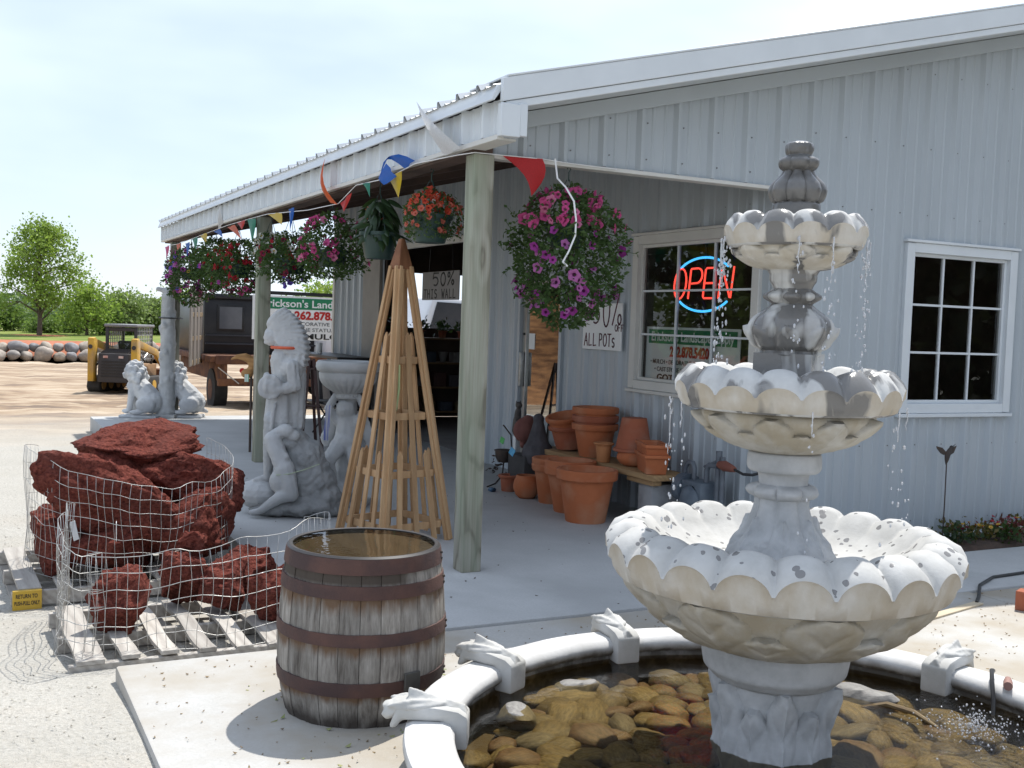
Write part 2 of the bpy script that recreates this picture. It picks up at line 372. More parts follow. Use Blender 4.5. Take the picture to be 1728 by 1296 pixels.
# corner and base trims
MB().box(2.47, 2.53, -.028, -.003, 0, 2.683).box(2.472, 2.497, -.003, .03, 0, 2.68).build('corner_trim', trimw, B, bev=.003)
MB().box(2.53, 16, -.034, -.002, -.05, -.01).build('base_trim', trimw, B)
MB().box(2.44, 2.495, 10.66, 10.745, 0, 3.4).build('corner_trim', creamtrim, B)
# interior lining: dark room
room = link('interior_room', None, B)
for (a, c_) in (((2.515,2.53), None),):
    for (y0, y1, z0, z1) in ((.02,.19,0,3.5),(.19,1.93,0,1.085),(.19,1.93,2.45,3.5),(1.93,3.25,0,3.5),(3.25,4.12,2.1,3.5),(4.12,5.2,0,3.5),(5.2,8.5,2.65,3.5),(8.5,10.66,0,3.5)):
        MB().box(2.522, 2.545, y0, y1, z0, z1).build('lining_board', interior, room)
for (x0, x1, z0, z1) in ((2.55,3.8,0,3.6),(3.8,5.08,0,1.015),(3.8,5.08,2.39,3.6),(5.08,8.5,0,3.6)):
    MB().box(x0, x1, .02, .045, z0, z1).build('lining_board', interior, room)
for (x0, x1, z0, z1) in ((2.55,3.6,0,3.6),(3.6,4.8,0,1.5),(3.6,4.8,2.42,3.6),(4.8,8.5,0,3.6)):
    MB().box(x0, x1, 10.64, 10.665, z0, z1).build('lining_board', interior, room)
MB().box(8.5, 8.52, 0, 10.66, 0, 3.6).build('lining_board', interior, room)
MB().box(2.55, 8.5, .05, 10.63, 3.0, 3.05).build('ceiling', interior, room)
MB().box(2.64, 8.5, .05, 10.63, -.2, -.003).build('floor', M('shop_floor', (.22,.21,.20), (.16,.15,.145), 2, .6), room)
# roof
roof = link('roof', None, B)
th = math.atan(.256)
k = -.52
while k < 11.55:
    e = min(k+.9144, 11.58)
    ribbed(k, e, -.17, RIDGE, lambda a, d, x: (x-d*math.sin(th), a, ZR(x)+d)).build('roof_panel', roofm, roof)
    ribbed(k, e, RIDGE, 16.2, lambda a, d, x: (x, a, ZR(2*RIDGE-x)+d)).build('roof_panel', roofm, roof)
    k = e
# deck under the sheets, purlins and rafters of the porch
MB().hexa([(-.08,-.48,ZR(-.08)-.035),(8,-.48,ZR(8)-.035),(8,11.5,ZR(8)-.035),(-.08,11.5,ZR(-.08)-.035),(-.08,-.48,ZR(-.08)-.012),(8,-.48,ZR(8)-.012),(8,11.5,ZR(8)-.012),(-.08,11.5,ZR(-.08)-.012)]).build('roof_deck', darkwood, roof)
for x in (.5, 1.1, 1.7, 2.3):
    MB().box(x-.02, x+.02, .06, 11.4, ZR(x)-.14, ZR(x)-.05).build('purlin', darkwood, roof)
for y in (.05, 1.85, 3.7, 5.54, 7.4, 9.2, 11.05):
    MB().hexa([(.07,y-.04,2.72),(2.47,y-.04,ZR(2.47)-.38),(2.47,y+.04,ZR(2.47)-.38),(.07,y+.04,2.72),(.07,y-.04,ZR(.07)-.142),(2.47,y-.04,ZR(2.47)-.142),(2.47,y+.04,ZR(2.47)-.142),(.07,y+.04,ZR(.07)-.142)]).build('rafter', darkwood, roof)
# eave fascia: plain drip strip, ribbed skirt, bottom channel
fas = link('fascia', None, B)
fpl = lambda a, d, z: (-.10-d, a, z)
k = -.52
while k < 11.55:
    e = min(k+1.8288, 11.58)
    ribbed(k, e, 2.755, 2.965, fpl).build('skirt_panel', trimw, fas); k = e
MB().hexa([(-.185,-.53,2.945),(-.165,-.53,2.945),(-.165,11.59,2.945),(-.185,11.59,2.945),(-.150,-.53,3.04),(-.10,-.53,3.04),(-.10,11.59,3.04),(-.150,11.59,3.04)]).build('drip_strip', trimw, fas, bev=.003)
MB().box(-.135, -.09, -.52, 11.58, 2.72, 2.752).build('channel', creamtrim, fas, bev=.003)
MB().box(-.085, .06, -.06, 11.5, 2.703, 2.94).build('beam', darkwood, B)
MB().box(-.088, .0, -.50, -.07, 2.722, 2.735).build('soffit', creamtrim, fas)
# rake trim on the gable end
rk = link('rake_trim', None, B)
def rakebar(x0, x1, y0, y1, d0, d1, name, mat):
    if x0 < RIDGE < x1: rakebar(x0, RIDGE, y0, y1, d0, d1, name, mat); return rakebar(RIDGE+.0005, x1, y0, y1, d0, d1, name, mat)
    zz = lambda x: ZR(x if x <= RIDGE else 2*RIDGE-x)
    MB().hexa([(x0,y0,zz(x0)-d1),(x1,y0,zz(x1)-d1),(x1,y1,zz(x1)-d1),(x0,y1,zz(x0)-d1),(x0,y0,zz(x0)-d0),(x1,y0,zz(x1)-d0),(x1,y1,zz(x1)-d0),(x0,y1,zz(x0)-d0)]).build(name, mat, rk, bev=.004)
rakebar(-.13, 16.1, -.565, -.53, -.035, .105, 'rake_board', trimw)
rakebar(-.10, 16.1, -.555, -.522, .108, .155, 'lower_board', trimw)
rakebar(-.10, 16.1, -.57, -.02, -.05, -.036, 'rake_cap', trimw)
rakebar(.03, 16, -.520, -.02, .125, .138, 'soffit_board', trimw)
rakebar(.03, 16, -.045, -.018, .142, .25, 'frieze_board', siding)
MB().box(-.14, -.01, -.575, -.525, 2.735, 2.93).build('corner_box', trimw, rk, bev=.004)
MB().box(-.02, .04, -.57, -.532, 2.745, 2.94).build('corner_box', trimw, rk, bev=.004)
# gable header
MB().box(.02, 2.47, -.04, .06, 2.684, 2.712).build('header_trim', creamtrim, B, bev=.003)
MB().box(.06, 2.49, .008, .05, 2.712, 2.95).build('header', darkwood, B)
# posts
for y in (0, 5.54, 11.02):
    p = MB().box(-.07, .07, -.07, .07, 0, 2.70).build('post', postwood, B, bev=.006); p.location = (0, y, 0)
# fastener rows
def screws(rows, a0, a1, place, openings=(), top=None):
    mb = MB(); k = int(a0/.3048)
    while k*.3048 < a1:
        for e in (.055, .205):
            a = k*.3048+e
            if not a0 < a < a1: continue
            for z in rows:
                if any(o[0]-.05 < a < o[1]+.05 and o[2]-.08 < z < o[3]+.08 for o in openings) or (top and z > top(a)-.1): continue
                c = Vector(place(a, .0, z)); n = (Vector(place(a, .01, z))-c).normalized(); mb.tube([c-n*.002, c+n*.006], .0055, 6)
        k += 1
    mb.build('screw_heads', M('screw_head', (.14,.14,.14), (.2,.2,.2), 9, .5), B)['kind'] = 'stuff'
screws((.12,.75,2.62,3.15,3.75,4.3), 2.55, 9, gable, [WIN_G], zt); screws((2.80,3.05), .1, 2.5, gable, (), zt); screws((.12,.75,1.5,2.62,3.1), .05, 10.6, inner, [WIN_I, DOOR, OPENING])
# windows -------------------------------------------------------------
m, t, b = newmat('window_glass')
for n_ in list(t.nodes): t.nodes.remove(n_)
om = N(t, 'OutputMaterial'); mx = N(t, 'MixShader'); tr = N(t, 'BsdfTransparent', Color=(.90,.93,.91,1)); gl = N(t, 'BsdfGlossy', Color=(.9,.93,.92,1), Roughness=.01); fr = N(t, 'Fresnel', IOR=1.5)
fm = N(t, 'Math', operation='MULTIPLY'); fm.inputs[1].default_value = 1.0; t.links.new(fr.outputs[0], fm.inputs[0])
t.links.new(fm.outputs[0], mx.inputs[0]); t.links.new(tr.outputs[0], mx.inputs[1]); t.links.new(gl.outputs[0], mx.inputs[2]); t.links.new(mx.outputs[0], om.inputs[0])
glass = m
doorglass = m.copy(); doorglass.name = 'mirrored_door_glass'
for n_ in doorglass.node_tree.nodes:
    if n_.type == 'MATH': n_.inputs[1].default_value = 3.6
def pbox(mb, place, a0, a1, d0, d1, z0, z1):
    P = [place(a0,d0,z0),place(a1,d0,z0),place(a1,d1,z0),place(a0,d1,z0),place(a0,d0,z1),place(a1,d0,z1),place(a1,d1,z1),place(a0,d1,z1)]
    return mb.hexa(P)
def window(op, place, casing, nx_=3, nz_=3, mun=True):
    a0, a1, z0, z1 = op; w = link('window', None, B); f = .075
    mb = MB()
    pbox(mb, place, a0-.012, a0+f, -.06, .035, z0, z1); pbox(mb, place, a1-f, a1+.012, -.06, .035, z0, z1)
    pbox(mb, place, a0+f, a1-f, -.06, .034, z1-f, z1+.004); pbox(mb, place, a0+f, a1-f, -.06, .034, z0-.004, z0+f)
    mb.build('casing', casing, w, bev=.003)
    mb = MB(); pbox(mb, place, a0-.03, a1+.03, .0, .05, z1+.005, z1+.028); mb.build('drip_cap', casing, w, bev=.003)
    mb = MB(); pbox(mb, place, a0-.03, a1+.03, -.01, .055, z0-.036, z0-.006); mb.build('sill', casing, w, bev=.003)
    i0, i1, j0, j1 = a0+f, a1-f, z0+f, z1-f; s = .028; mb = MB()
    pbox(mb, place, i0, i0+s, -.05, -.005, j0, j1); pbox(mb, place, i1-s, i1, -.05, -.005, j0, j1)
    pbox(mb, place, i0+s, i1-s, -.05, -.006, j1-s, j1); pbox(mb, place, i0+s, i1-s, -.05, -.006, j0, j0+s)
    mb.build('sash', casing, w, bev=.002)
    i0 += s; i1 -= s; j0 += s; j1 -= s
    for k in range(1, nx_):
        a = i0+(i1-i0)*k/nx_; mb = MB(); pbox(mb, place, a-.009, a+.009, -.042, -.016, j0, j1); mb.build('muntin', trimw, w)
    for k in range(1, nz_):
        z = j0+(j1-j0)*k/nz_; mb = MB(); pbox(mb, place, i0, i1, -.041, -.017, z-.009, z+.009); mb.build('muntin', trimw, w)
    for k in range(nx_):
        for l in range(nz_):
            mb = MB(); p = i0+(i1-i0)*k/nx_; q = i0+(i1-i0)*(k+1)/nx_; r_ = j0+(j1-j0)*l/nz_; s_ = j0+(j1-j0)*(l+1)/nz_
            mb.add([place(p,-.030,r_),place(q,-.030,r_),place(q,-.030,s_),place(p,-.030,s_)], [(0,1,2,3) if place is gable else (3,2,1,0)]); mb.build('pane', glass, w)
    return w
window(WIN_G, gable, trimw); window(WIN_I, inner, creamtrim)
# door ----------------------------------------------------------------
d = link('door', None, B); a0, a1, z0, z1 = DOOR
alu = M('aluminium', (.50,.50,.49), (.42,.42,.41), 5, .35, metal=.8)
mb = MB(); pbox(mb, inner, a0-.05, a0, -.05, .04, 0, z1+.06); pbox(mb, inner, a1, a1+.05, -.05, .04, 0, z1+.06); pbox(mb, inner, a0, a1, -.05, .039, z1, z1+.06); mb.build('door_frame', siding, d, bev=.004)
mb = MB(); pbox(mb, inner, a0+.004, a0+.07, -.04, 0, .02, z1-.01); pbox(mb, inner, a1-.09, a1-.004, -.04, 0, .02, z1-.01); pbox(mb, inner, a0+.07, a1-.09, -.04, -.001, z1-.1, z1-.01); pbox(mb, inner, a0+.07, a1-.09, -.04, -.001, .02, .2); mb.build('leaf_frame', alu, d, bev=.003)
mb = MB(); mb.add([inner(a0+.07,-.02,.2),inner(a1-.09,-.02,.2),inner(a1-.09,-.02,z1-.1),inner(a0+.07,-.02,z1-.1)], [(3,2,1,0)]); mb.build('pane', doorglass, d)
mb = MB(); pbox(mb, inner, a1-.07, a1-.03, .005, .05, .95, 1.32); mb.build('push_handle', galv, d, bev=.006)
MB().tube([inner(a1-.05,-.0,1.52), inner(a1-.05,.012,1.52)], .014, 12).build('lock', black, d)
mb = MB(); pbox(mb, inner, a1-.26, a1-.13, -.018, -.015, 1.36, 1.53); mb.build('notice', white, d)
# open sliding door leaf and opening trim
mb = MB(); pbox(mb, inner, 8.5, 9.22, .03, .075, .03, 2.72); mb.build('sliding_door', M('door_brown_grey', (.30,.28,.25), (.25,.235,.21), 3, .6), B, bev=.004)
mb = MB(); pbox(mb, inner, 5.15, 8.6, -.03, .03, 2.60, 2.68); mb.build('lintel', creamtrim, B, bev=.004)
mb = MB(); pbox(mb, inner, 5.13, 5.2, -.03, .03, 0, 2.6); mb.build('jamb', creamtrim, B, bev=.004)
# ================================================================== fountain
FX, FY = -.318, -3.369
def stone(name, base, dark, wetamt=0, spots=False, beige=None, rough=.8):
    m, t, b = newmat(name); v = coords(t)
    n1 = noisef(t, v, 9, 6, .6); n2 = noisef(t, v, 80, 4, .7)
    col = ramp(t, n1, [(.32, dark), (.62, base)])
    if beige: col = mixc(t, ramp(t, noisef(t, coords(t, (1,1,.5)), 7, 5, .6), [(.38, g(.85)), (.62, g(.1))]), col, beige)
    rg = None
    if wetamt:
        w = ramp(t, noisef(t, coords(t, (1,1,.38)), 7.5, 3, .5, .6), [(wetamt-.03, g(0)), (wetamt+.035, g(1))])
        col = mixc(t, w, col, (.165,.16,.152)); rg = w
    if spots:
        vo = N(t, 'TexVoronoi', Scale=24, Randomness=1); t.links.new(v, vo.inputs['Vector'])
        sz = ramp(t, noisef(t, v, 11, 3), [(.36, g(.0)), (.72, g(.46))])
        ls = N(t, 'Math', operation='LESS_THAN'); t.links.new(vo.outputs['Distance'], ls.inputs[0]); t.links.new(sz, ls.inputs[1])
        col = mixc(t, ls.outputs[0], col, (.20,.195,.19)); rg = ls.outputs[0]
    t.links.new(col, b.inputs['Base Color']); b.inputs['Roughness'].default_value = rough
    if rg is not None:
        mr = N(t, 'MapRange'); mr.inputs[3].default_value = rough; mr.inputs[4].default_value = .22; t.links.new(rg, mr.inputs[0]); t.links.new(mr.outputs[0], b.inputs['Roughness'])
    q = bump(t, b, n2, .25, .004); bump(t, b, n1, .3, .01, q); return m
st_white = stone('fountain_white_stone', (.47,.475,.475), (.34,.345,.345))
st_spot = stone('fountain_spotted_stone', (.50,.495,.475), (.40,.395,.375), spots=True)
st_wet = stone('fountain_wet_stone', (.15,.145,.137), (.085,.083,.08), rough=.28)
st_patch = stone('fountain_streaked_stone', (.55,.55,.53), (.42,.415,.40), wetamt=.530)
st_patch2 = stone('fountain_half_wet_stone', (.52,.52,.50), (.38,.375,.365), wetamt=.48)
st_beige = stone('fountain_stained_stone', (.52,.505,.465), (.40,.375,.325), beige=(.35,.30,.215))
st_face = stone('fountain_petal_face', (.60,.58,.54), (.49,.465,.41), beige=(.43,.37,.28), wetamt=.615)
st_facedry = stone('fountain_dry_petal_face', (.60,.58,.54), (.49,.465,.41), beige=(.43,.37,.28))
st_beigepatch = stone('fountain_stained_wet', (.60,.58,.53), (.48,.45,.40), wetamt=.565, beige=(.42,.37,.28))

def samp(rows, n):   # smooth resample of (z, r)
    rows = [Vector((z, r)) for z, r in rows]; out = []; k = len(rows)
    seg = [(rows[i+1]-rows[i]).length for i in range(k-1)]; tot = sum(seg)
    for i in range(k-1):
        m_ = max(2, round(n*seg[i]/tot))
        p0 = rows[max(i-1,0)]; p1 = rows[i]; p2 = rows[i+1]; p3 = rows[min(i+2,k-1)]
        for j in range(m_):
            u = j/m_; a = (p2-p0)*.35; b_ = (p3-p1)*.35
            out.append(p1*(2*u**3-3*u*u+1)+a*(u**3-2*u*u+u)+p2*(-2*u**3+3*u*u)+b_*(u**3-u*u))
    out.append(rows[-1]); return [(q.x, q.y) for q in out]
def relief(rows, n, nth, fn, smoothrows=True):
    pr = samp(rows, n) if smoothrows else rows; k = len(pr); mb = MB(); vs = []
    for i, (z, r) in enumerate(pr):
        t_ = i/(k-1)
        for j in range(nth):
            a = 2*PI*j/nth; rr = r + fn(a, t_, z, r); vs.append((rr*math.cos(a), rr*math.sin(a), z))
    mb.add(vs, [(i*nth+j, i*nth+(j+1)%nth, (i+1)*nth+(j+1)%nth, (i+1)*nth+j) for i in range(k-1) for j in range(nth)])
    return mb
def leaf(a, t_, nl, ph, t0, t1, amp, wide=.95):
    """one ring of carved leaves between t0 (stem) and t1 (tip)"""
    if not t0 < t_ < t1: return 0
    s = (t_-t0)/(t1-t0); u = ((a/(2*PI)*nl+ph) % 1)*2-1
    w = wide*math.sin(PI*min(1, (s*.86+.10)))**.7
    lob = w*(1-.14*abs(math.sin(s*PI*2.5)))
    x = abs(u)/max(lob, 1e-3)
    if x >= 1: return 0
    rise = amp*(1-x*x)**.45*min(1, s*6)*(.50+.50*s) + amp*.22*max(0, s-.72)/.28*(1-x*x)
    rib = .22*amp*math.exp(-(u/.055)**2); vein = -.20*amp*abs(math.sin(PI*(s*2.6-abs(u)*1.5)))**8*(1-x)
    return rise + (rib+vein)*min(1, s*6)
F = thing('tiered_fountain', 'tall three-tier cast stone fountain with scalloped bowls standing in round pool', 'fountain', (FX, FY, 0))
def part(mb, name, mat, sharp=45): return mb.build(name, mat, F, smooth=True, sharp=sharp)
def scallop(name, z0, z1, Rr, npet, zfloor, rneck, phase, mats, fa):
    H = z1-z0; per = 18; nth = npet*per; rows = []; mb = MB(); vs = []
    for j in range(nth):
        u = ((j % per)+.5)/per*2-1; pet = j//per
        jit = .02*noise.noise(Vector((pet*3.7, Rr*9, 0)))
        ar = math.sqrt(max(0, 1-(u*.985)**2))**.85*(1+jit)
        # overall rows (r, z)
        col = [(rneck*.6, zfloor), (.45*Rr, zfloor+.006), (.60*Rr, zfloor+.22*H), (.72*Rr, zfloor+(.45+.10*ar)*H*.9),
(.78*Rr, z0+(.74+.20*ar)*H), (.84*Rr, z0+(.70+.30*ar)*H), (.89*Rr, z0+(.58+.40*ar)*H), (.935*Rr, z0+(.40+.20*ar+.28*ar*fa/.66)*H), (.975*Rr, z0+(.20+(fa-.05)*ar)*H),
               (1.0*Rr, z0+(.06+(fa-.06)*ar)*H), (.978*Rr, z0+(fa-.05)*ar*H-.004), (.968*Rr, z0+fa*.5*ar*H-.008), (.935*Rr, z0-.014), (.90*Rr, z0-.022), (.74*Rr, z0-.02)]
        a = 2*PI*(j/nth)+phase
        vs.append([(r*math.cos(a), r*math.sin(a), z) for r, z in col])
    k = len(vs[0]); mb.v = [p for col in vs for p in col]
    for j in range(nth):
        for i in range(k-1):
            mb.f.append((j*k+i, ((j+1) % nth)*k+i, ((j+1) % nth)*k+i+1, j*k+i+1)); mb.m.append(1 if 9 <= i <= 11 else 0)
    part(mb, name, mats, 50)
# pedestal
part(relief([(-.04,.195),(.10,.200),(.23,.192),(.35,.212),(.385,.205)], 64, 360,
     lambda a,t_,z,r: max(leaf(a,t_,6,0,.02,.78,.042), leaf(a,t_,6,.5,.02,.98,.050,.74))-.018), 'pedestal', st_white)
part(relief([(.365,.195),(.378,.222),(.392,.235),(.415,.256),(.47,.266),(.49,.266),(.505,.258)], 20, 64, lambda a,t_,z,r: 0), 'pedestal_collar', st_white)
# lower bowl: carved underside, then scalloped rim
part(relief([(.500,.258),(.522,.305),(.560,.372),(.612,.435),(.672,.482),(.725,.515),(.755,.52)], 60, 420,
     lambda a,t_,z,r: max(leaf(a,t_,8,0,.08,.95,.050), leaf(a,t_,8,.5,.04,.62,.046,.8))), 'bowl_underside', st_beige)
scallop('lower_bowl', 0.757, .932, .634, 21, .785, .17, .09, [st_spot, st_facedry], .66)
# column between lower and middle bowl
def colfn(n_, amp): return lambda a,t_,z,r: amp*(abs(math.cos(a*n_/2))**1.5-.5)*math.sin(PI*min(1,t_*1.1))
part(relief([(.770,.235),(.79,.225),(.806,.205),(.815,.19),(.83,.19),(.87,.165),(.93,.122),(1.0,.098),(1.045,.096)], 70, 320,
     lambda a,t_,z,r: max(leaf(a,t_,7,0,.20,.74,.026,.8), .014*abs(math.cos(a*3.5+.9))**.8*min(1,t_*3), leaf(a,t_,7,.5,.12,.50,.024,.8))-.010), 'lower_column', st_white)
part(relief([(1.030,.094),(1.042,.116),(1.058,.126),(1.074,.116),(1.084,.09)], 20, 168, lambda a,t_,z,r: .030*(abs(math.cos(a*3.5+.9))**.6-.75)*math.sin(PI*t_)), 'scroll_ring', st_white)
part(relief([(1.075,.088),(1.10,.088),(1.125,.094),(1.130,.122),(1.145,.132),(1.175,.132),(1.196,.128),(1.200,.118)], 24, 64, lambda a,t_,z,r: 0), 'column_cap', st_white)
part(relief([(1.198,.112),(1.215,.155),(1.245,.22),(1.285,.272),(1.325,.302),(1.345,.300),(1.352,.292),(1.372,.292)], 40, 256,
     lambda a,t_,z,r: max(leaf(a,t_,9,0,.06,.85,.034), leaf(a,t_,9,.5,.04,.62,.032,.85)) if t_ < .86 else 0), 'bowl_underside', st_beige)
scallop('middle_bowl', 1.376, 1.508, .404, 17, 1.40, .10, .05, [st_patch, st_face], .54)
# upper column
part(MB().obox((0,0,1.475), (.205,.205,.16), (0,0,.6)), 'column_base', st_patch2, 30)
part(relief([(1.54,.092),(1.552,.105),(1.565,.098),(1.58,.118),(1.62,.140),(1.65,.146),(1.68,.132),(1.715,.088),(1.735,.068)], 36, 160,
     lambda a,t_,z,r: .016*(abs(math.cos(a*4))**.8-.55)*math.sin(PI*t_)+leaf(a,t_,8,.5,.05,.55,.014)), 'upper_column', st_patch2)
part(relief([(1.728,.066),(1.74,.078),(1.752,.094),(1.765,.094),(1.776,.078),(1.79,.064)], 20, 168, lambda a,t_,z,r: .028*(abs(math.cos(a*4))**.6-.7)*math.sin(PI*t_)), 'scroll_ring', st_patch2)
part(relief([(1.785,.068),(1.80,.074),(1.812,.082),(1.826,.084),(1.838,.084),(1.852,.092)], 16, 64, lambda a,t_,z,r: 0), 'column_cap', st_patch)
part(relief([(1.850,.086),(1.862,.125),(1.885,.170),(1.910,.195),(1.930,.198),(1.938,.196),(1.950,.208),(1.958,.208)], 32, 224,
     lambda a,t_,z,r: max(leaf(a,t_,7,0,.06,.85,.026), leaf(a,t_,7,.5,.04,.6,.024,.85)) if t_ < .86 else 0), 'bowl_underside', st_beigepatch)
scallop('top_bowl', 1.95, 2.05, .252, 13, 1.975, .07, .1, [st_patch, st_face], .55)
# finial
part(relief([(1.975,.088),(2.05,.084),(2.085,.082),(2.092,.076),(2.098,.086),(2.115,.094),(2.135,.098),(2.16,.088),(2.19,.058),(2.205,.050)], 44, 144,
     lambda a,t_,z,r: (.014*(abs(math.cos(a*4))**.7-.6) if z > 2.09 else .002*noise.noise(Vector((a*2,z*30,0))))), 'finial', st_wet)
part(relief([(2.20,.046),(2.210,.058),(2.222,.068),(2.238,.070),(2.250,.060),(2.258,.045),(2.262,.044),(2.268,.047),(2.285,.050),(2.300,.047),(2.308,.030),(2.314,.004)], 40, 96,
     lambda a,t_,z,r: (.010*(abs(math.cos(a*3+.4))**.8-.5) if 2.212 < z < 2.25 else .004*noise.noise(Vector((math.cos(a)*3,math.sin(a)*3,z*40))))), 'finial_cap', st_wet)

# ------------------------------------------------------------------ pool
PX, PY, PH, RO, RI = -.373, -3.505, .22, 1.345, 1.165
WZ = .125
m, t, b = newmat('pool_coping'); v = coords(t)
col = ramp(t, noisef(t, v, 6), [(.3, (.46,.45,.43)), (.65, (.58,.575,.56))])
sep = N(t, 'SeparateXYZ'); t.links.new(v, sep.inputs[0]); mr = N(t, 'MapRange'); mr.inputs[1].default_value = .212; mr.inputs[2].default_value = .16; t.links.new(sep.outputs[2], mr.inputs[0])
dm = N(t, 'Math', operation='MULTIPLY'); t.links.new(mr.outputs[0], dm.inputs[0]); t.links.new(noisef(t, v, 10, 5), dm.inputs[1])
col = mixc(t, ramp(t, dm.outputs[0], [(.15, g(0)), (.5, g(1))]), col, (.13,.12,.105))     # waterline grime
t.links.new(col, b.inputs['Base Color']); b.inputs['Roughness'].default_value = .85; bump(t, b, noisef(t, v, 60), .25, .005)
coping_m = m
PL = thing('pool_ring', 'low round white stone pool wall around the fountain', 'pool wall', (PX, PY, 0))
ANG = [15.7,51,86.1,119.9,151.4,186,220,255,290,325,375.7]
for s_ in range(10):
    a0 = R(ANG[s_])+.003; a1 = R(ANG[s_+1])-.003; nn = 22; mb = MB(); k = 0
    prof = [(RO-.05,-.03),(RO-.05,PH-.075),(RO-.012,PH-.06),(RO,PH-.035),(RO-.006,PH-.012),(RO-.03,PH-.001),(RO-.09,PH),(RI+.045,PH),(RI+.018,PH-.008),(RI+.002,PH-.028),(RI,PH-.05),(RI+.018,PH-.070),(RI+.04,PH-.075),(RI+.04,-.03)]
    kk = len(prof); vs = []
    for i in range(nn+1):
        a = a0+(a1-a0)*i/nn
        for r, z in prof:
            w = .004*noise.noise(Vector((math.cos(a)*5, math.sin(a)*5, z*9))); vs.append(((r+w)*math.cos(a), (r+w)*math.sin(a), z+w*.6))
    mb.add(vs, [(i*kk+j, (i+1)*kk+j, (i+1)*kk+(j+1) % kk, i*kk+(j+1) % kk) for i in range(nn) for j in range(kk)] + [tuple(range(kk)), tuple(range(nn*kk+kk-1, nn*kk-1, -1))])
    mb.build('coping_segment', coping_m, PL, smooth=True, sharp=50)
MB().lathe([(.0,-.004),(RI+.045,-.004)], 48).build('pool_floor', M('pool_floor', (.10,.075,.045), (.06,.045,.03), 6, .8), PL)
# leaf-tailed clips that cover the coping joints
clip = MB()
clip.prism([(-.135,PH-.10),(-.05,PH-.10),(-.045,PH-.0),(.10,PH+.0),(.12,PH-.03),(.145,PH-.03),(.12,PH+.045),(.05,PH+.055),(-.03,PH+.05),(-.10,PH+.04),(-.135,PH+.02)], -.058, .058)
clip_me = clip.mesh('clip_body', stonew, bev=.016)
tail = MB()
tail.ell((.06,0,PH+.045), (.12,.062,.024), (0,.10,0), 18, 10); tail.ell((.128,0,PH+.026), (.055,.052,.024), (0,.60,0), 18, 10)
for sgn in (-1, 1): tail.ell((.075,sgn*.040,PH+.058), (.085,.012,.012), (0,.14,sgn*.12), 12, 8); tail.ell((.14,sgn*.032,PH+.032), (.045,.013,.013), (0,.62,sgn*-.2), 12, 8)
tail.hexa([(-.13,-.03,PH+.02),(-.13,.03,PH+.02),(.08,.03,PH+.05),(.08,-.03,PH+.05),(-.12,-.004,PH+.048),(-.12,.004,PH+.048),(.085,.003,PH+.105),(.085,-.003,PH+.105)])
tail_me = setmat(sculpt(tail, .005, 2, lambda c: .0025*noise.noise(c*55)), stonew)
def clip_at(px_, py_, label):
    a = math.atan2(py_-PY, px_-PX); r = (RO+RI)/2
    o = thing('coping_clip', label, 'stone clip', (PX+r*math.cos(a), PY+r*math.sin(a), 0), a, 'stone clips on the pool wall')
    link('clip_body', clip_me, o); link('leaf_tail', tail_me, o)
for a_, b_, lb in ((-1.462,-2.91,'carved stone clip on the pool wall directly in front of the barrel'), (-.99,-2.425,'carved stone clip on the pool wall just right of the barrel'), (-.295,-2.36,'upright carved stone clip at the far side of the pool wall'), (.779,-3.176,'carved stone clip on the pool wall to the right of the fountain')):
    clip_at(a_, b_, lb)
# river stones
random.seed(11)
stone_cols = [((.22,.17,.085),(.13,.10,.05)), ((.18,.14,.075),(.11,.085,.045)), ((.17,.11,.075),(.11,.07,.05)), ((.17,.15,.115),(.11,.095,.075)), ((.26,.205,.115),(.165,.13,.07))]
smats = [M('river_stone_%d' % i, c, d_, 4, .55, .25, 25, c3=tuple(q*.7 for q in d_), sc3=3, stretch=(1,2.4,1)) for i, (c, d_) in enumerate(stone_cols)]
sm = []
for i in range(9):
    q = MB().ell((0,0,0), (1,1,1), nu=20, nv=12); mat = smats[i % 5 if i < 5 else (i*2) % 5]
    q.v = [tuple(Vector(p)*(1+.24*noise.noise(Vector(p)*1.1+Vector((i*9,0,0)))+.06*noise.noise(Vector(p)*3+Vector((0,i*5,0))))) for p in q.v]
    sm.append(q.mesh('stone', mat, smooth=True, sharp=80))
sp = .132; nst = 0
for iy in range(-11, 12):
    for ix in range(-11, 12):
        x = (ix+(iy % 2)*.5)*sp + random.uniform(-.035,.035); y = iy*sp*.84 + random.uniform(-.035,.035)
        if math.hypot(x, y) > RI-.035 or math.hypot(x+PX-FX, y+PY-FY) < .24: continue
        if x*(-.455)+y*(-.89) > .72: continue
        s_ = random.uniform(.058,.09); q = random.choice(sm[:5]+sm[:2]+sm[5:])
        if random.random() < .12: s_ *= 1.25
        o = link('river_stone', q, None, (PX+x, PY+y, .004+s_*.42+random.uniform(0,.02)), (random.uniform(-.2,.2), random.uniform(-.2,.2), random.uniform(0,6.28)), (s_*random.uniform(1.05,1.45), s_*random.uniform(.75,1.0), s_*random.uniform(.38,.52)))
        cname = {'0':'golden brown','1':'dark olive brown','2':'reddish brown','3':'greyish brown','4':'pale tan'}[q.materials[0].name[12]]
        u_ = x*.89-y*.455; w_ = x*.455+y*.89; rr0 = math.hypot(x, y)
        sect = ('far right' if u_ > 0 else 'far left') if w_ > .35 else ('right' if u_ > 0 else 'left') if w_ > -.25 else ('near right' if u_ > 0 else 'near left')
        ring = 'against the pool wall' if rr0 > .86 else 'midway to the wall' if rr0 > .5 else 'close to the pedestal'
        tag(o, '%s submerged stone, %s of pool, %s' % (cname, sect, ring), 'stone', 'river stones in the pool'); nst += 1
grey_me = MB().ell((0,0,0),(1,1,1),nu=16,nv=10); grey_me.v = [tuple(Vector(p)*(1+.3*noise.noise(Vector(p)*1.3+Vector((3,1,0))))) for p in grey_me.v]
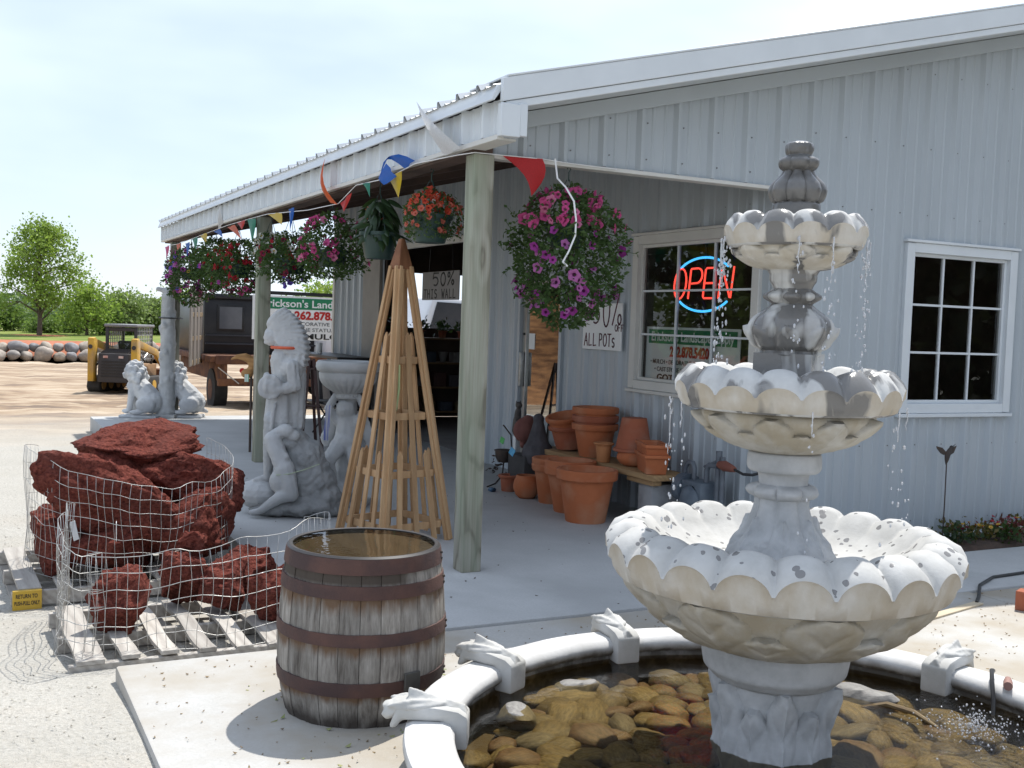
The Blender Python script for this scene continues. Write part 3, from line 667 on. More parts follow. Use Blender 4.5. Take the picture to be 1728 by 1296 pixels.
grey_me = grey_me.mesh('stone', M('grey_river_stone', (.25,.24,.22), (.17,.16,.15), 5, .6, .3, 25), smooth=True)
for x, y, s_, lb in ((-1.02,-2.70,.09,'pale grey stone rising above the pool water near the second wall clip'), (-.66,-2.52,.09,'flat grey stone rising above water by the far pool wall'), (.40,-3.08,.13,'large tan stone breaking the water right of the pedestal')):
    tag(link('river_stone', grey_me, None, (x, y, .078), (.1,.15,x*5), (s_*1.25, s_*.85, s_*.6)), lb, 'stone', 'river stones in the pool')
# water
m, t, b = newmat('pool_water')
for n_ in list(t.nodes): t.nodes.remove(n_)
om = N(t, 'OutputMaterial'); mxs = N(t, 'MixShader'); tr = N(t, 'BsdfTransparent', Color=(.80,.72,.52,1)); gl = N(t, 'BsdfGlossy', Color=(1,1,1,1), Roughness=.03); fr = N(t, 'Fresnel', IOR=1.33)
v = coords(t, (1,1,1))
w1 = noisef(t, v, 9, 3, .5, .8); bp = N(t, 'Bump', Strength=.22, Distance=.01); t.links.new(w1, bp.inputs['Height'])
sep = N(t, 'VectorMath', operation='DISTANCE'); t.links.new(v, sep.inputs[0]); sep.inputs[1].default_value = (.874, -.08, 0)
mk = N(t, 'MapRange'); mk.inputs[1].default_value = .55; mk.inputs[2].default_value = .05; mk.inputs[3].default_value = .03; mk.inputs[4].default_value = 1.2; t.links.new(sep.outputs['Value'], mk.inputs[0])
w2 = noisef(t, v, 42, 3, .6, .5); bp2 = N(t, 'Bump', Distance=.02); t.links.new(w2, bp2.inputs['Height']); t.links.new(mk.outputs[0], bp2.inputs['Strength']); t.links.new(bp.outputs[0], bp2.inputs['Normal'])
t.links.new(bp2.outputs[0], gl.inputs['Normal']); t.links.new(bp2.outputs[0], fr.inputs['Normal'])
t.links.new(fr.outputs[0], mxs.inputs[0]); t.links.new(tr.outputs[0], mxs.inputs[1]); t.links.new(gl.outputs[0], mxs.inputs[2]); t.links.new(mxs.outputs[0], om.inputs[0])
waterm = m
mb = MB(); rr = np.linspace(.02, RI+.035, 26); nn = 96; vs = []
for r in rr:
    for j in range(nn):
        a = 2*PI*j/nn; x = r*math.cos(a); y = r*math.sin(a); dd = math.hypot(x-.874, y+.08)
        vs.append((x, y, WZ+.003*noise.noise(Vector((x*6,y*6,0)))+.014*math.exp(-(dd/.22)**2)*noise.noise(Vector((x*28,y*28,4)))))
mb.add(vs, [(i*nn+j, i*nn+(j+1) % nn, (i+1)*nn+(j+1) % nn, (i+1)*nn+j) for i in range(len(rr)-1) for j in range(nn)])
mb.v = [(x, y, z-WZ) for x, y, z in mb.v]; mb.f = [tuple(reversed(q)) for q in mb.f]
struct(mb.build('water', waterm, None, smooth=True, sharp=180, loc=(PX, PY, WZ)))
# falling drops
m, t, b = newmat('water_drop'); b.inputs['Base Color'].default_value = (.95,.97,1,1); b.inputs['Roughness'].default_value = .05; b.inputs['Transmission Weight'].default_value = .55; b.inputs['IOR'].default_value = 1.33
dropm = m
def drops(chains, label, seed):
    random.seed(seed); mb = MB()
    for (x, y, z0, z1, n_, dense) in chains:
        for i in range(n_):
            u = random.random()**dense; z = z0+(z1-z0)*u; fall = 1-u if z1 > z0 else u
            r = random.uniform(.0018,.0046)*(1.25 if random.random() < .2 else 1); jx = random.gauss(0, .004+.012*u); jy = random.gauss(0, .004+.012*u)
            mb.ell((x+jx, y+jy, z), (r, r, r*random.uniform(1.1,2.6)), nu=6, nv=5)
    o = mb.build('falling_water', dropm, None, smooth=True, sharp=180); tag(o, label, 'water', None, 'stuff')
def threads(pts, label):
    mb = MB(); random.seed(6)
    for (x, y, z0, ln) in pts:
        n = 9; mb.tube([(x+random.gauss(0,.0012)*i*.3, y+random.gauss(0,.0012)*i*.3, z0-ln*i/n) for i in range(n+1)], [.0022*(1-.6*i/n)*random.uniform(.6,1.2)+.0006 for i in range(n+1)], 5)
    tag(mb.build('water_threads', dropm, None, smooth=True, sharp=180), label, 'water', None, 'stuff')
def polar(r, deg): return FX+r*math.cos(R(deg)), FY+r*math.sin(R(deg))
# image-left of the fountain is world angle ~153 deg, image-right ~-27, towards the camera ~-117
drops([(*polar(.255,152),1.96,1.47,70,.9),(*polar(.252,158),1.97,1.80,26,1),(*polar(.252,146),1.97,1.80,26,1),(*polar(.24,-128),1.96,1.48,26,1.1),(*polar(.25,-102),1.96,1.48,30,1),(*polar(.25,-60),1.97,1.49,18,1),(*polar(.255,-28),1.96,1.50,34,1.1),(*polar(.25,-45),1.96,1.5,14,1)], 'thin strings of water drops falling from the top bowl', 3)
drops([(*polar(.415,151),1.38,.90,26,1),(*polar(.41,170),1.38,.90,10,1),(*polar(.41,-70),1.37,.90,14,1),(*polar(.415,-35),1.37,.91,12,1),(*polar(.41,-120),1.37,.90,10,1)], 'scattered water drops falling from the middle bowl', 5)
threads([(*polar(.258,d_), 1.955, l_) for d_, l_ in ((150,.22),(157,.16),(144,.16),(-128,.12),(-102,.14),(-60,.10),(-28,.16),(-45,.10))]+[(*polar(.418,d_), 1.376, l_) for d_, l_ in ((151,.20),(170,.08),(-70,.10),(-35,.08),(-120,.08))], 'thin threads of water running off the lips of the upper bowls')
random.seed(8); mb = MB()
for i in range(420):
    a = random.uniform(0, 6.28); r = abs(random.gauss(0,.13)); s_ = random.uniform(.0014,.0045)
    mb.ell((PX+.874+r*math.cos(a), PY-.08+r*1.0*math.sin(a), WZ+abs(random.gauss(0,.03))*(1.2-min(1,r*3))+.004), (s_,s_,s_), nu=6, nv=5)
tag(mb.build('splash', dropm, None, smooth=True, sharp=180), 'sparkling splash on the pool water at the right edge', 'water', None, 'stuff')
MB()  # hose, plug and twig around the pool
h = MB().tube([(PX+x, PY+y, z) for x, y, z in ((1.10,.02,.11),(1.135,.05,.17),(1.17,.09,.235),(1.215,.13,.262),(1.25,.15,.25))], .009, 8)
tag(h.build('water_hose', black, None, smooth=True), 'short dark hose hooked over the pool wall at the right', 'hose')
h = MB().tube([(PX+1.165,PY+.01,PH+.018),(PX+1.215,PY+.05,PH+.018),(PX+1.217,PY+.052,PH+.018),(PX+1.24,PY+.07,PH+.018)], [.018,.018,.014,.014], 10)
tag(h.build('hose_plug', M('plug_brown', (.30,.17,.14), (.24,.13,.11), 8, .7), None, smooth=True), 'small brown cylindrical plug lying on the pool wall beside the hose', 'plug')
h = MB().tube([(.33,-3.17,.10),(.40,-3.24,.13),(.42,-3.36,.135),(.40,-3.50,.125)], [.012,.013,.011,.006], 7)
tag(h.build('twig', M('twig_bark', (.22,.16,.08), (.16,.11,.06), 9, .8), None, smooth=True), 'pale twig floating in the pool right of the fountain', 'twig')
# ================================================================== oak barrel
BX, BY = -1.44, -2.05
BA = thing('oak_barrel', 'weathered grey oak barrel with rusty hoops and rain water on top', 'barrel', (BX, BY, -.012))
m, t, b = newmat('weathered_oak'); v = coords(t, (1,1,.12)); vo_ = coords(t)
oi = objrand(t)
f1 = noisef(t, v, 42, 7, .7)
col = ramp(t, f1, [(.28, (.075,.06,.048)), (.5, (.225,.205,.18)), (.72, (.36,.335,.30))])
mr = N(t, 'MapRange'); mr.inputs[3].default_value = .72; mr.inputs[4].default_value = 1.22; t.links.new(oi, mr.inputs[0])
hs = N(t, 'HueSaturation'); t.links.new(mr.outputs[0], hs.inputs['Value']); t.links.new(col, hs.inputs['Color']); col = hs.outputs[0]
sep = N(t, 'SeparateXYZ'); t.links.new(vo_, sep.inputs[0])
# tannin runs below each hoop and a darker band towards the ground
runs = noisef(t, coords(t, (16,16,.8)), 1.6, 4, .6)
for zc, hgt in ((.52,.10),(.33,.07),(.13,.05)):
    w = N(t, 'MapRange'); w.inputs[1].default_value = zc-hgt; w.inputs[2].default_value = zc; t.links.new(sep.outputs[2], w.inputs[0])
    w2 = N(t, 'MapRange'); w2.inputs[1].default_value = zc+.03; w2.inputs[2].default_value = zc+.01; t.links.new(sep.outputs[2], w2.inputs[0])
    mu = N(t, 'Math', operation='MULTIPLY'); t.links.new(w.outputs[0], mu.inputs[0]); t.links.new(w2.outputs[0], mu.inputs[1])
    mu2 = N(t, 'Math', operation='MULTIPLY'); t.links.new(mu.outputs[0], mu2.inputs[0]); t.links.new(runs, mu2.inputs[1])
    col = mixc(t, ramp(t, mu2.outputs[0], [(.20, g(0)), (.48, g(.9))]), col, (.11,.058,.026))
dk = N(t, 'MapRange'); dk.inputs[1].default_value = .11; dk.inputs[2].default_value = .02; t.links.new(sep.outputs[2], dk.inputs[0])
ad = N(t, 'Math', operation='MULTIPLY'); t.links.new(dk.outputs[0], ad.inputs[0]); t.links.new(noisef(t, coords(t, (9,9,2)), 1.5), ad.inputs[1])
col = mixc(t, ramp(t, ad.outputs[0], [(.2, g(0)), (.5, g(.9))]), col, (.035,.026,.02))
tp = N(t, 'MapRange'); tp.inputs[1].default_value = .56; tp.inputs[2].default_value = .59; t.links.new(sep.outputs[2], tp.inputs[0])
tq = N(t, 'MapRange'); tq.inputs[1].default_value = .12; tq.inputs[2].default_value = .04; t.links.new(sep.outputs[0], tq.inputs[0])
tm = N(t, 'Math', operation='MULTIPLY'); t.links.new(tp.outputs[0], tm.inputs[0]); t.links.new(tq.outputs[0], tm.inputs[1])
col = mixc(t, tm.outputs[0], col, (.055,.042,.032))  # shade painted onto the top staves, away from the sunny side
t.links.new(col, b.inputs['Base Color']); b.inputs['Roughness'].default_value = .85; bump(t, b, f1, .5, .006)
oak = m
hoopm = M('rusty_hoop', (.098,.046,.034), (.066,.032,.026), 7, .75, .3, 60, c3=(.05,.027,.025), sc3=5)
BHT = .68
def br(z): u = (z-.22)/.52; return .355 - .045*u*u if u > 0 else .352-.34*u*u*.55
ns = 26
for i in range(ns):
    random.seed(i+40); wj = random.uniform(-.12,.12)
    a0 = 2*PI*i/ns+.002; a1 = 2*PI*(i+1)/ns-.004
    mb = MB(); k = 12; off = random.uniform(-.002,.0025); vs = []
    for j in range(k+1):
        z = -.005 + BHT*j/k*1.0; r = br(z)+off
        for a, dr in ((a0,-.002),((a0+a1)/2,.0015),(a1,-.002)): vs.append(((r+dr)*math.cos(a), (r+dr)*math.sin(a), z))
        for a in (a1,(a0+a1)/2,a0): vs.append(((r-.026)*math.cos(a), (r-.026)*math.sin(a), z))
    mb.add(vs, [(j*6+q, j*6+(q+1) % 6, (j+1)*6+(q+1) % 6, (j+1)*6+q) for j in range(k) for q in range(6)] + [(5,4,3,2,1,0), tuple(k*6+q for q in range(6))])
    mb.build('stave', oak, BA, smooth=True, sharp=35)
for z0, z1 in ((.622,.683),(.525,.578),(.338,.388),(.135,.192)):
    mb = MB(); o_ = .006; mb.lathe([(br(z0)-.01,z0),(br(z0)+o_,z0),(br((z0+z1)/2)+o_+.001,(z0+z1)/2),(br(z1)+o_,z1),(br(z1)-.01,z1)], 64)
    hp = mb.build('hoop', hoopm, BA, smooth=True, sharp=40)
    a = R(-32); rr_ = br((z0+z1)/2)+.008
    for dz in (-.012,.012): MB().ell((rr_*math.cos(a), rr_*math.sin(a), (z0+z1)/2+dz), .007, nu=8, nv=6).build('rivet', iron, hp, smooth=True)
MB().lathe([(br(.68)-.002,.676),(br(.68)+.004,.685),(br(.68)-.006,.693),(br(.68)-.02,.691),(br(.68)-.024,.64)], 64).build('rim', M('black_rim', (.02,.018,.017), (.035,.03,.028), 6, .5), BA, smooth=True)
MB().lathe([(.30,BHT-.010),(0.001,BHT-.010)], 48).build('head', woodmat('barrel_head', (.085,.066,.046), (.068,.052,.036), (.045,.034,.024), 4, 'Y', 3), BA)
m, t, b = newmat('rain_water')
for n_ in list(t.nodes): t.nodes.remove(n_)
om = N(t, 'OutputMaterial'); mxs = N(t, 'MixShader'); tr = N(t, 'BsdfTransparent', Color=(.72,.66,.54,1)); gl = N(t, 'BsdfGlossy', Roughness=.02); fr = N(t, 'Fresnel', IOR=1.36)
bp = N(t, 'Bump', Strength=.05, Distance=.01); t.links.new(noisef(t, coords(t), 14, 2), bp.inputs['Height']); t.links.new(bp.outputs[0], gl.inputs['Normal'])
t.links.new(fr.outputs[0], mxs.inputs[0]); t.links.new(tr.outputs[0], mxs.inputs[1]); t.links.new(gl.outputs[0], mxs.inputs[2]); t.links.new(mxs.outputs[0], om.inputs[0])
MB().lathe([(.30,BHT+.008),(0.001,BHT+.008)], 48).build('rain_water', m, BA)
pt = MB(); a = R(-75); pt.obox(((br(.19)+.012)*math.cos(a), (br(.19)+.012)*math.sin(a), .185), (.075,.012,.075), (0,0,a+PI/2)); pt.build('maker_plate', M('tin_plate', (.10,.095,.085), (.06,.055,.05), 12, .6, metal=.3), BA, bev=.002)

# ================================================================== obelisk trellis
OB = thing('garden_obelisk', 'tall cedar obelisk trellis with brown pyramid cap beside the porch post', 'trellis', (-.07, 1.17, 0), R(14))
hb, ht_, ztop = .295, .042, 2.02
def corner(sx, sy, z): q = hb+(ht_-hb)*z/ztop; return Vector((sx*q, sy*q, z))
for sx, sy in ((-1,-1),(1,-1),(1,1),(-1,1)):
    MB().bar(corner(sx,sy,0), corner(sx,sy,ztop), .072, .028, up=(sx*.2,sy,0)).build('leg', cedar, OB, bev=.003)
    MB().bar(corner(sx,sy,0)+Vector((-sx*.008,sy*.0,0)), corner(sx,sy,ztop), .026, .058, up=(0,sy,.0)).build('leg_batten', cedar, OB, bev=.003)
for z in (.12, .50, .92, 1.33):
    for ax in range(4):
        ang = ax*PI/2; q = hb+(ht_-hb)*z/ztop - .02; M_ = Matrix.Rotation(ang, 3, 'Z')
        MB().bar(M_ @ Vector((-q+.02,-q,z)), M_ @ Vector((q-.02,-q,z)), .02, .052).build('crossrail', cedar, OB, bev=.002)
for ax in range(4):
    M_ = Matrix.Rotation(ax*PI/2, 3, 'Z')
    for f, z1 in ((-.5,.64),(0,1.50),(.5,.64)):
        qa = hb+.006; qb = hb+(ht_-hb)*z1/ztop+.006
        p = M_ @ Vector((f*qa*1.05,-qa,.02)); q = M_ @ Vector((f*qb*1.05 if f else 0,-qb,z1)); nrm = M_ @ Vector((0,-1,.15))
        mb = MB().bar(p, q, .042, .014, up=nrm); d_ = (q-p).normalized(); s_ = d_.cross(nrm).normalized()*.021; n_ = nrm.normalized()*.007
        tip = q+d_*.035; o_ = len(mb.v); mb.add([q-s_-n_, q+s_-n_, tip-n_, q-s_+n_, q+s_+n_, tip+n_], [(0,1,2),(5,4,3),(0,3,4,1),(1,4,5,2),(2,5,3,0)])
        mb.build('picket', cedar, OB)
mb = MB(); q = .066
mb.add([(-q,-q,2.0),(q,-q,2.0),(q,q,2.0),(-q,q,2.0),(-.018,-.018,2.225),(.018,-.018,2.225),(.018,.018,2.225),(-.018,.018,2.225)], [(3,2,1,0),(4,5,6,7),(0,1,5,4),(1,2,6,5),(2,3,7,6),(3,0,4,7)])
mb.build('cap', cedardark, OB, bev=.004)
MB().tube([(-.10,-.16,1.30),(-.105,-.165,1.12),(-.13,-.17,.98),(-.15,-.17,.92)], [.006,.01,.012,.004], 6).build('ribbon_tie', M('pale_green_ribbon', (.42,.50,.24), (.36,.44,.2), 5, .6), OB, smooth=True)

# ================================================================== terracotta pots
def potprof(r0, r1, h, rim=.16, th_=.018, lip=.012):
    return [(.001,0),(r0,0),(r0+.003,.004),(r0+(r1-r0)*(1-rim)-lip*.3, h*(1-rim)),(r1-lip*.2+lip*.6,h*(1-rim)+.002),(r1+lip,h*(1-rim)+.012),(r1+lip+.003,h-.008),(r1+lip-.004,h),(r1-th_,h),(r1-th_-.004,h-.01),(r0-th_*.6,.02),(.001,.02)]
def pot(loc, r0, r1, h, label, mat=terra, rim=.16, tilt=(0,0,0), flip=False, grp='terracotta pots by the wall'):
    mb = MB().lathe(potprof(r0, r1, h, rim), 40)
    if flip: mb.v = [(x, -y, h-z) for x, y, z in mb.v]
    o = mb.build('terracotta_pot', mat, None, smooth=True, sharp=32, loc=loc); o.rotation_euler = tilt
    return tag(o, label, 'flower pot', grp)
def bowlpot(loc, r, h, label, mat=terra, grp='terracotta pots by the wall'):
    mb = MB().lathe([(.001,0),(r*.55,0),(r*.8,h*.14),(r*.97,h*.38),(r,h*.55),(r*.93,h*.78),(r*.80,h*.93),(r*.78,h),(r*.70,h),(r*.72,h*.92),(r*.85,h*.6),(r*.5,h*.1),(.001,h*.1)], 40)
    return tag(mb.build('round_pot', mat, None, smooth=True, sharp=60, loc=loc), label, 'flower pot', grp)
pot((1.70,1.33,0), .165, .245, .44, 'largest terracotta pot standing in front of the others on the porch floor', rim=.20)
pot((1.80,1.78,0), .13, .215, .40, 'wide terracotta pot half hidden behind the largest pot', terra, .18)
pot((1.80,1.78,.055), .13, .213, .40, 'terracotta pot nested in the wide pot behind the largest one', terra, .18)
pot((1.88,2.24,0), .115, .178, .36, 'lower of two nested pots beside the round bowl pot', terra, .18)
pot((1.88,2.24,.055), .115, .178, .36, 'upper of two nested pots beside the round bowl pot', terra, .18)
bowlpot((1.77,2.53,0), .125, .215, 'small round terracotta bowl pot on the floor near the door', terra)
pot((1.80,2.95,0), .07, .095, .16, 'tiny dark clay pot beside the metal ornaments', terradark, .2)
BT = .445
for i in range(3): pot((2.19,2.03,BT+.001+i*.075), .135, .20, .30, ('bottom','middle','topmost')[i]+' pot of the tall nested stack on the bench', terradark if i == 1 else terra, .19)
pot((2.22,2.52,BT+.02), .13, .185, .22, 'lower pot of the leaning stack at the door end of the bench', terradark, .2, (.02,-.10,0)); pot((2.20,2.52,BT+.12), .13, .185, .22, 'tilted upper pot of the leaning stack at the door end of the bench', terra, .2, (.06,-.22,0))
pot((2.06,1.66,BT+.001), .055, .078, .17, 'narrow orange clay crock in the middle of the bench', M('orange_clay', (.50,.22,.09), (.43,.18,.07), 6, .85), .14)
bowlpot((2.20,1.38,BT+.001), .155, .135, 'squat terracotta bowl under an upside-down pot on the bench', terra)
pot((2.21,1.42,BT+.12), .105, .165, .29, 'upside-down terracotta pot resting on a squat bowl', terradark, .1, (.0,.0,0), True)
def trough(loc, label, rz):
    mb = MB(); a, c, h = .20, .10, .16
    mb.hexa([(-a*.84,-c*.8,0),(a*.84,-c*.8,0),(a*.84,c*.8,0),(-a*.84,c*.8,0),(-a,-c,h),(a,-c,h),(a,c,h),(-a,c,h)])
    bm_ = mb; mb2 = MB()
    o = [(-a,-c),(a,-c),(a,c),(-a,c)]; I = [(-a+.02,-c+.02),(a-.02,-c+.02),(a-.02,c-.02),(-a+.02,c-.02)]
    vs = []
    for pts, z, k in ((o,0,.83),(o,h*.80,.955),(o,h*.82,1.06),(o,h,1.08),(I,h,1.0),(I,.03,.84)): vs += [(x*k, y*k, z) for x, y in pts]
    mb2.add(vs, [(i*4+j, i*4+(j+1) % 4, (i+1)*4+(j+1) % 4, (i+1)*4+j) for i in range(5) for j in range(4)] + [(3,2,1,0),(20,21,22,23)])
    q = mb2.build('clay_trough', terra, None, bev=.006, loc=loc); q.rotation_euler = (0,0,rz); tag(q, label, 'planter', 'rectangular clay troughs')
trough((2.12,1.00,BT+.001), 'lower of two nested rectangular clay troughs at the bench end', R(68)); trough((2.12,1.00,BT+.085), 'upper of two nested rectangular clay troughs at the bench end', R(68))
BN = thing('plank_bench', 'low plank bench on concrete blocks holding stacked pots', 'bench', (2.2,1.8,0))
MB().box(-.20,.17,-1.0,1.05,.395,.443).build('plank', plankw, BN, bev=.005)
MB().box(-.19,-.10,-.98,-.60,.355,.393).build('batten', plankw, BN, bev=.004)
blockm = M('concrete_block', (.36,.365,.37), (.29,.295,.30), 8, .9, .5, 60)
for y in (-.82,.75): MB().box(-.15,.15,y-.10,y+.10,0,.352).build('support_block', blockm, BN, bev=.006)

# gas meter ----------------------------------------------------------
GM = thing('gas_meter', 'grey gas meter with pipes and a brown regulator by the building corner', 'gas meter', (2.24,.50,0))
MB().box(-.09,.10,-.13,.13,.12,.44).ell((-.09,0,.28),(.06,.12,.13)).build('meter_body', greypaint, GM, bev=.03)
MB().tube([(0,.13,.36),(0,.22,.36)],.12,20).tube([(0,.22,.36),(0,.245,.36)],.09,20).build('diaphragm', greypaint, GM, smooth=True, sharp=40)
MB().tube([(0,-.08,.44),(0,-.08,.54),(0,-.11,.58),(0,-.22,.585)],.022,10).tube([(0,.08,.44),(0,.08,.53),(0,.10,.57),(0,.16,.57),(0,.20,.52),(0,.20,.36)],.02,10).tube([(.02,-.20,0),(.02,-.20,.70)],.026,10).tube([(.02,-.25,0),(.02,-.25,.66)],.02,10).tube([(0,-.05,.56),(0,-.20,.62)],.012,8).build('pipes', pipegrey, GM, smooth=True, sharp=50)
MB().tube([(0,-.23,.60),(0,-.30,.598),(0,-.38,.59),(0,-.42,.585)],[.028,.042,.03,.02],12).build('regulator', M('rust_brown_regulator', (.24,.085,.05), (.18,.06,.04), 7, .7), GM, smooth=True, sharp=40)
MB().tube([(0,-.42,.585),(0,-.52,.565),(.02,-.60,.57),(.1,-.66,.60)],.011,8).build('vent_pipe', black, GM, smooth=True)
MB().tube([(-.10,-.02,.24),(-.135,-.02,.24)],.055,16).build('dial', M('dial_tan', (.33,.29,.22), (.25,.22,.17), 9, .5), GM, smooth=True, sharp=40)

# dark garden ornaments by the door ----------------------------------
orn = M('dark_cast_metal', (.045,.04,.037), (.075,.06,.05), 12, .6, .3, 60)
def orname(mb, name, label, cat, loc, mat=orn, vox=.009): return tag(link(name, setmat(sculpt(mb, vox, 4), mat), None, loc), label, cat, 'garden ornaments by the door')
q = MB().cap((0,0,.05),(0,0,.16),.055,.045).cap((0,0,.2),(0,-.01,.25),.036,.033).ell((0,-.02,.31),(.036,.04,.034)); q.cap((-.022,-.01,.33),(-.026,-.01,.365),.012,.003).cap((.022,-.01,.33),(.026,-.01,.365),.012,.003).cap((-.03,-.03,.16),(-.03,-.04,.01),.016,.014).cap((.03,-.03,.16),(.03,-.04,.01),.016,.014)
orname(q, 'cat_statue', 'dark cat figure sitting on a white post by the door', 'statue', (2.05,3.30,.50))
tag(MB().box(-.03,.03,-.03,.03,0,.50).build('display_post', white, None, bev=.004, loc=(2.05,3.30,0)), 'short white post under the dark cat figure', 'post')
q = MB().ell((0,0,.15),(.14,.07,.13)).ell((.02,0,.24),(.07,.05,.06)).cap((-.03,0,0),(-.03,0,.1),.03,.02)
orname(q, 'round_ornament', 'reddish brown round clay face beside the dark cat figure', 'ornament', (1.98,2.98,.44), M('reddish_clay', (.22,.09,.07), (.16,.06,.05), 8, .85))
q = MB().cap((0,0,0.02),(0,0,.16),.16,.10).cap((0,0,.2),(0,0,.30),.085,.06).ell((0,0,.36),.055)
orname(q, 'bell_ornament', 'grey bell-shaped stone ornament at the left end of the bench', 'ornament', (2.0,2.76,.36), M('dark_bell_stone', (.085,.08,.085), (.055,.05,.055), 9, .85))
tag(MB().box(-.19,.19,-.16,.19,0,.36).build('display_crate', M('dark_crate', (.06,.055,.055), (.04,.04,.04), 6, .8), None, bev=.008, loc=(2.03,2.88,0)), 'dark display crate holding ornaments between door and bench', 'crate')
q = thing('hanging_kettle_planter', 'black kettle planter on a bent iron hook by the door', 'planter', (1.86,3.20,0))
MB().lathe([(.001,.24),(.06,.25),(.085,.30),(.09,.36),(.098,.362),(.098,.372),(.08,.372),(.001,.33)],24).build('kettle', iron, q, smooth=True)
MB().tube([(.09,0,.36),(.07,0,.52),(0,.0,.60),(-.02,0,.62)],.007,6).tube([(0,0,.25),(-.02,-.02,.12),(-.10,-.03,.04),(-.20,-.05,.015)],.008,6).build('hook', iron, q, smooth=True)
mb = MB()
random.seed(4)
for i in range(26):
    a = random.uniform(0,6.28); p = Vector((-.10+random.gauss(0,.05), random.gauss(0,.04), .20+random.gauss(0,.05))); d_ = Vector((random.gauss(0,1),random.gauss(0,1),random.gauss(-.4,.6))).normalized()*.05; s_ = d_.orthogonal().normalized()*.014
    mb.add([p, p+d_*.5+s_, p+d_, p+d_*.5-s_], [(0,1,2,3)])
mb.build('dried_leaves', M('dried_leaf', (.07,.05,.04), (.04,.03,.025), 9, .9), q)
tag(MB().obox((0,0,0),(.004,.07,.07),(.5,.1,.3)).build('price_tag', M('blue_tag', (.06,.28,.52), (.1,.4,.6), 30, .5), None, loc=(1.76,2.83,.40)), 'small blue price tag hanging on the ornaments', 'tag')
tag(MB().obox((0,0,0),(.004,.065,.06),(.3,.1,.2)).build('price_tag', M('green_tag', (.06,.34,.08), (.08,.40,.1), 30, .5), None, loc=(1.82,3.17,.47)), 'small bright green tag by the black kettle planter', 'tag')
tag(MB().obox((0,0,.02),(.07,.05,.035),(.2,.1,.5)).build('glass_ornament', M('blue_glass', (.03,.09,.16), (.02,.05,.1), 8, .2), None, bev=.006, loc=(1.62,2.95,0)), 'little dark blue glass ornament on the floor by the hook', 'ornament')

# stake with a metal hummingbird -------------------------------------
HB = thing('hummingbird_stake', 'dark metal hummingbird on a thin garden stake against the siding', 'garden stake', (4.15,-.22,-.05))
MB().tube([(0,0,0),(.004,0,.35),(0,0,.72)],.0055,6).build('rod', iron, HB, smooth=True)
MB().tube([(-.005,0,.66),(0,0,.70),(.006,0,.745),(.02,-.005,.775),(.034,-.006,.795)],[.004,.017,.024,.018,.013],8).ell((.04,-.006,.80),.017).tube([(.05,-.006,.805),(.085,-.01,.83)],[.005,.001],6).build('body', iron, HB, smooth=True)
for s_ in (-1,1):
    mb = MB(); P = [(0,0,.755),(s_*.06,.0,.80),(s_*.115,.01,.812),(s_*.105,.01,.79),(s_*.075,.0,.755),(s_*.04,0,.74)]
    mb.add([(x,y-.003,z) for x,y,z in P]+[(x,y+.003,z) for x,y,z in P], [tuple(range(6)),tuple(range(11,5,-1))]+[(i,(i+1)%6,(i+1)%6+6,i+6) for i in range(6)])
    mb.build('wing', iron, HB)
# ================================================================== signs and lettering
def text_mb(s, size, ex, ey, org, depth=.002, bold=0, align='LEFT', sx=1, spacing=1, width=None):
    """flat lettering as thin raised geometry on a plane; ex, ey span the plane"""
    cu = bpy.data.curves.new('t', 'FONT'); cu.body = s; cu.size = size; cu.offset = bold; cu.align_x = align; cu.space_character = spacing; cu.resolution_u = 3; cu.extrude = depth
    o = bpy.data.objects.new('t', cu); COL.objects.link(o); dg = bpy.context.evaluated_depsgraph_get()
    me = bpy.data.meshes.new_from_object(o.evaluated_get(dg)); bpy.data.objects.remove(o); bpy.data.curves.remove(cu)
    ex = Vector(ex); ey = Vector(ey); n = ex.cross(ey); org = Vector(org); mb = MB()
    if width:
        xs_ = [v.co.x for v in me.vertices]; sx = width/(max(xs_)-min(xs_))
    mb.add([org + ex*(v.co.x*sx) + ey*v.co.y + n*v.co.z for v in me.vertices], [tuple(p.vertices) for p in me.polygons]); bpy.data.meshes.remove(me); return mb
def stroke_mb(strokes, w, ex, ey, org, depth=.003):
    """hand-drawn marker strokes"""
    ex = Vector(ex); ey = Vector(ey); n = ex.cross(ey); org = Vector(org); mb = MB()
    for st in strokes:
        for (a, c), (d_, e) in zip(st, st[1:]):
            p = org+ex*a+ey*c; q = org+ex*d_+ey*e; dd = (q-p).normalized()*w*.4
            mb.bar(p-dd, q+dd, w, depth, up=n)
    return mb
def arc(cx, cy, rx, ry, a0, a1, n=12): return [(cx+rx*math.cos(R(a0+(a1-a0)*i/n)), cy+ry*math.sin(R(a0+(a1-a0)*i/n))) for i in range(n+1)]
inkmar = M('maroon_marker', (.10,.012,.03), (.07,.01,.02), 9, .7); inkblk = M('black_ink', (.012,.012,.013), (.02,.02,.02), 9, .6)
greenm = M('sign_green', (.012,.17,.075), (.015,.20,.09), 3, .45); redm = M('sign_red', (.46,.018,.015), (.40,.015,.012), 3, .45); gryink = M('sign_grey_ink', (.10,.11,.12), (.13,.14,.15), 5, .5)
EXI, EYI = (0,-1,0), (0,0,1)
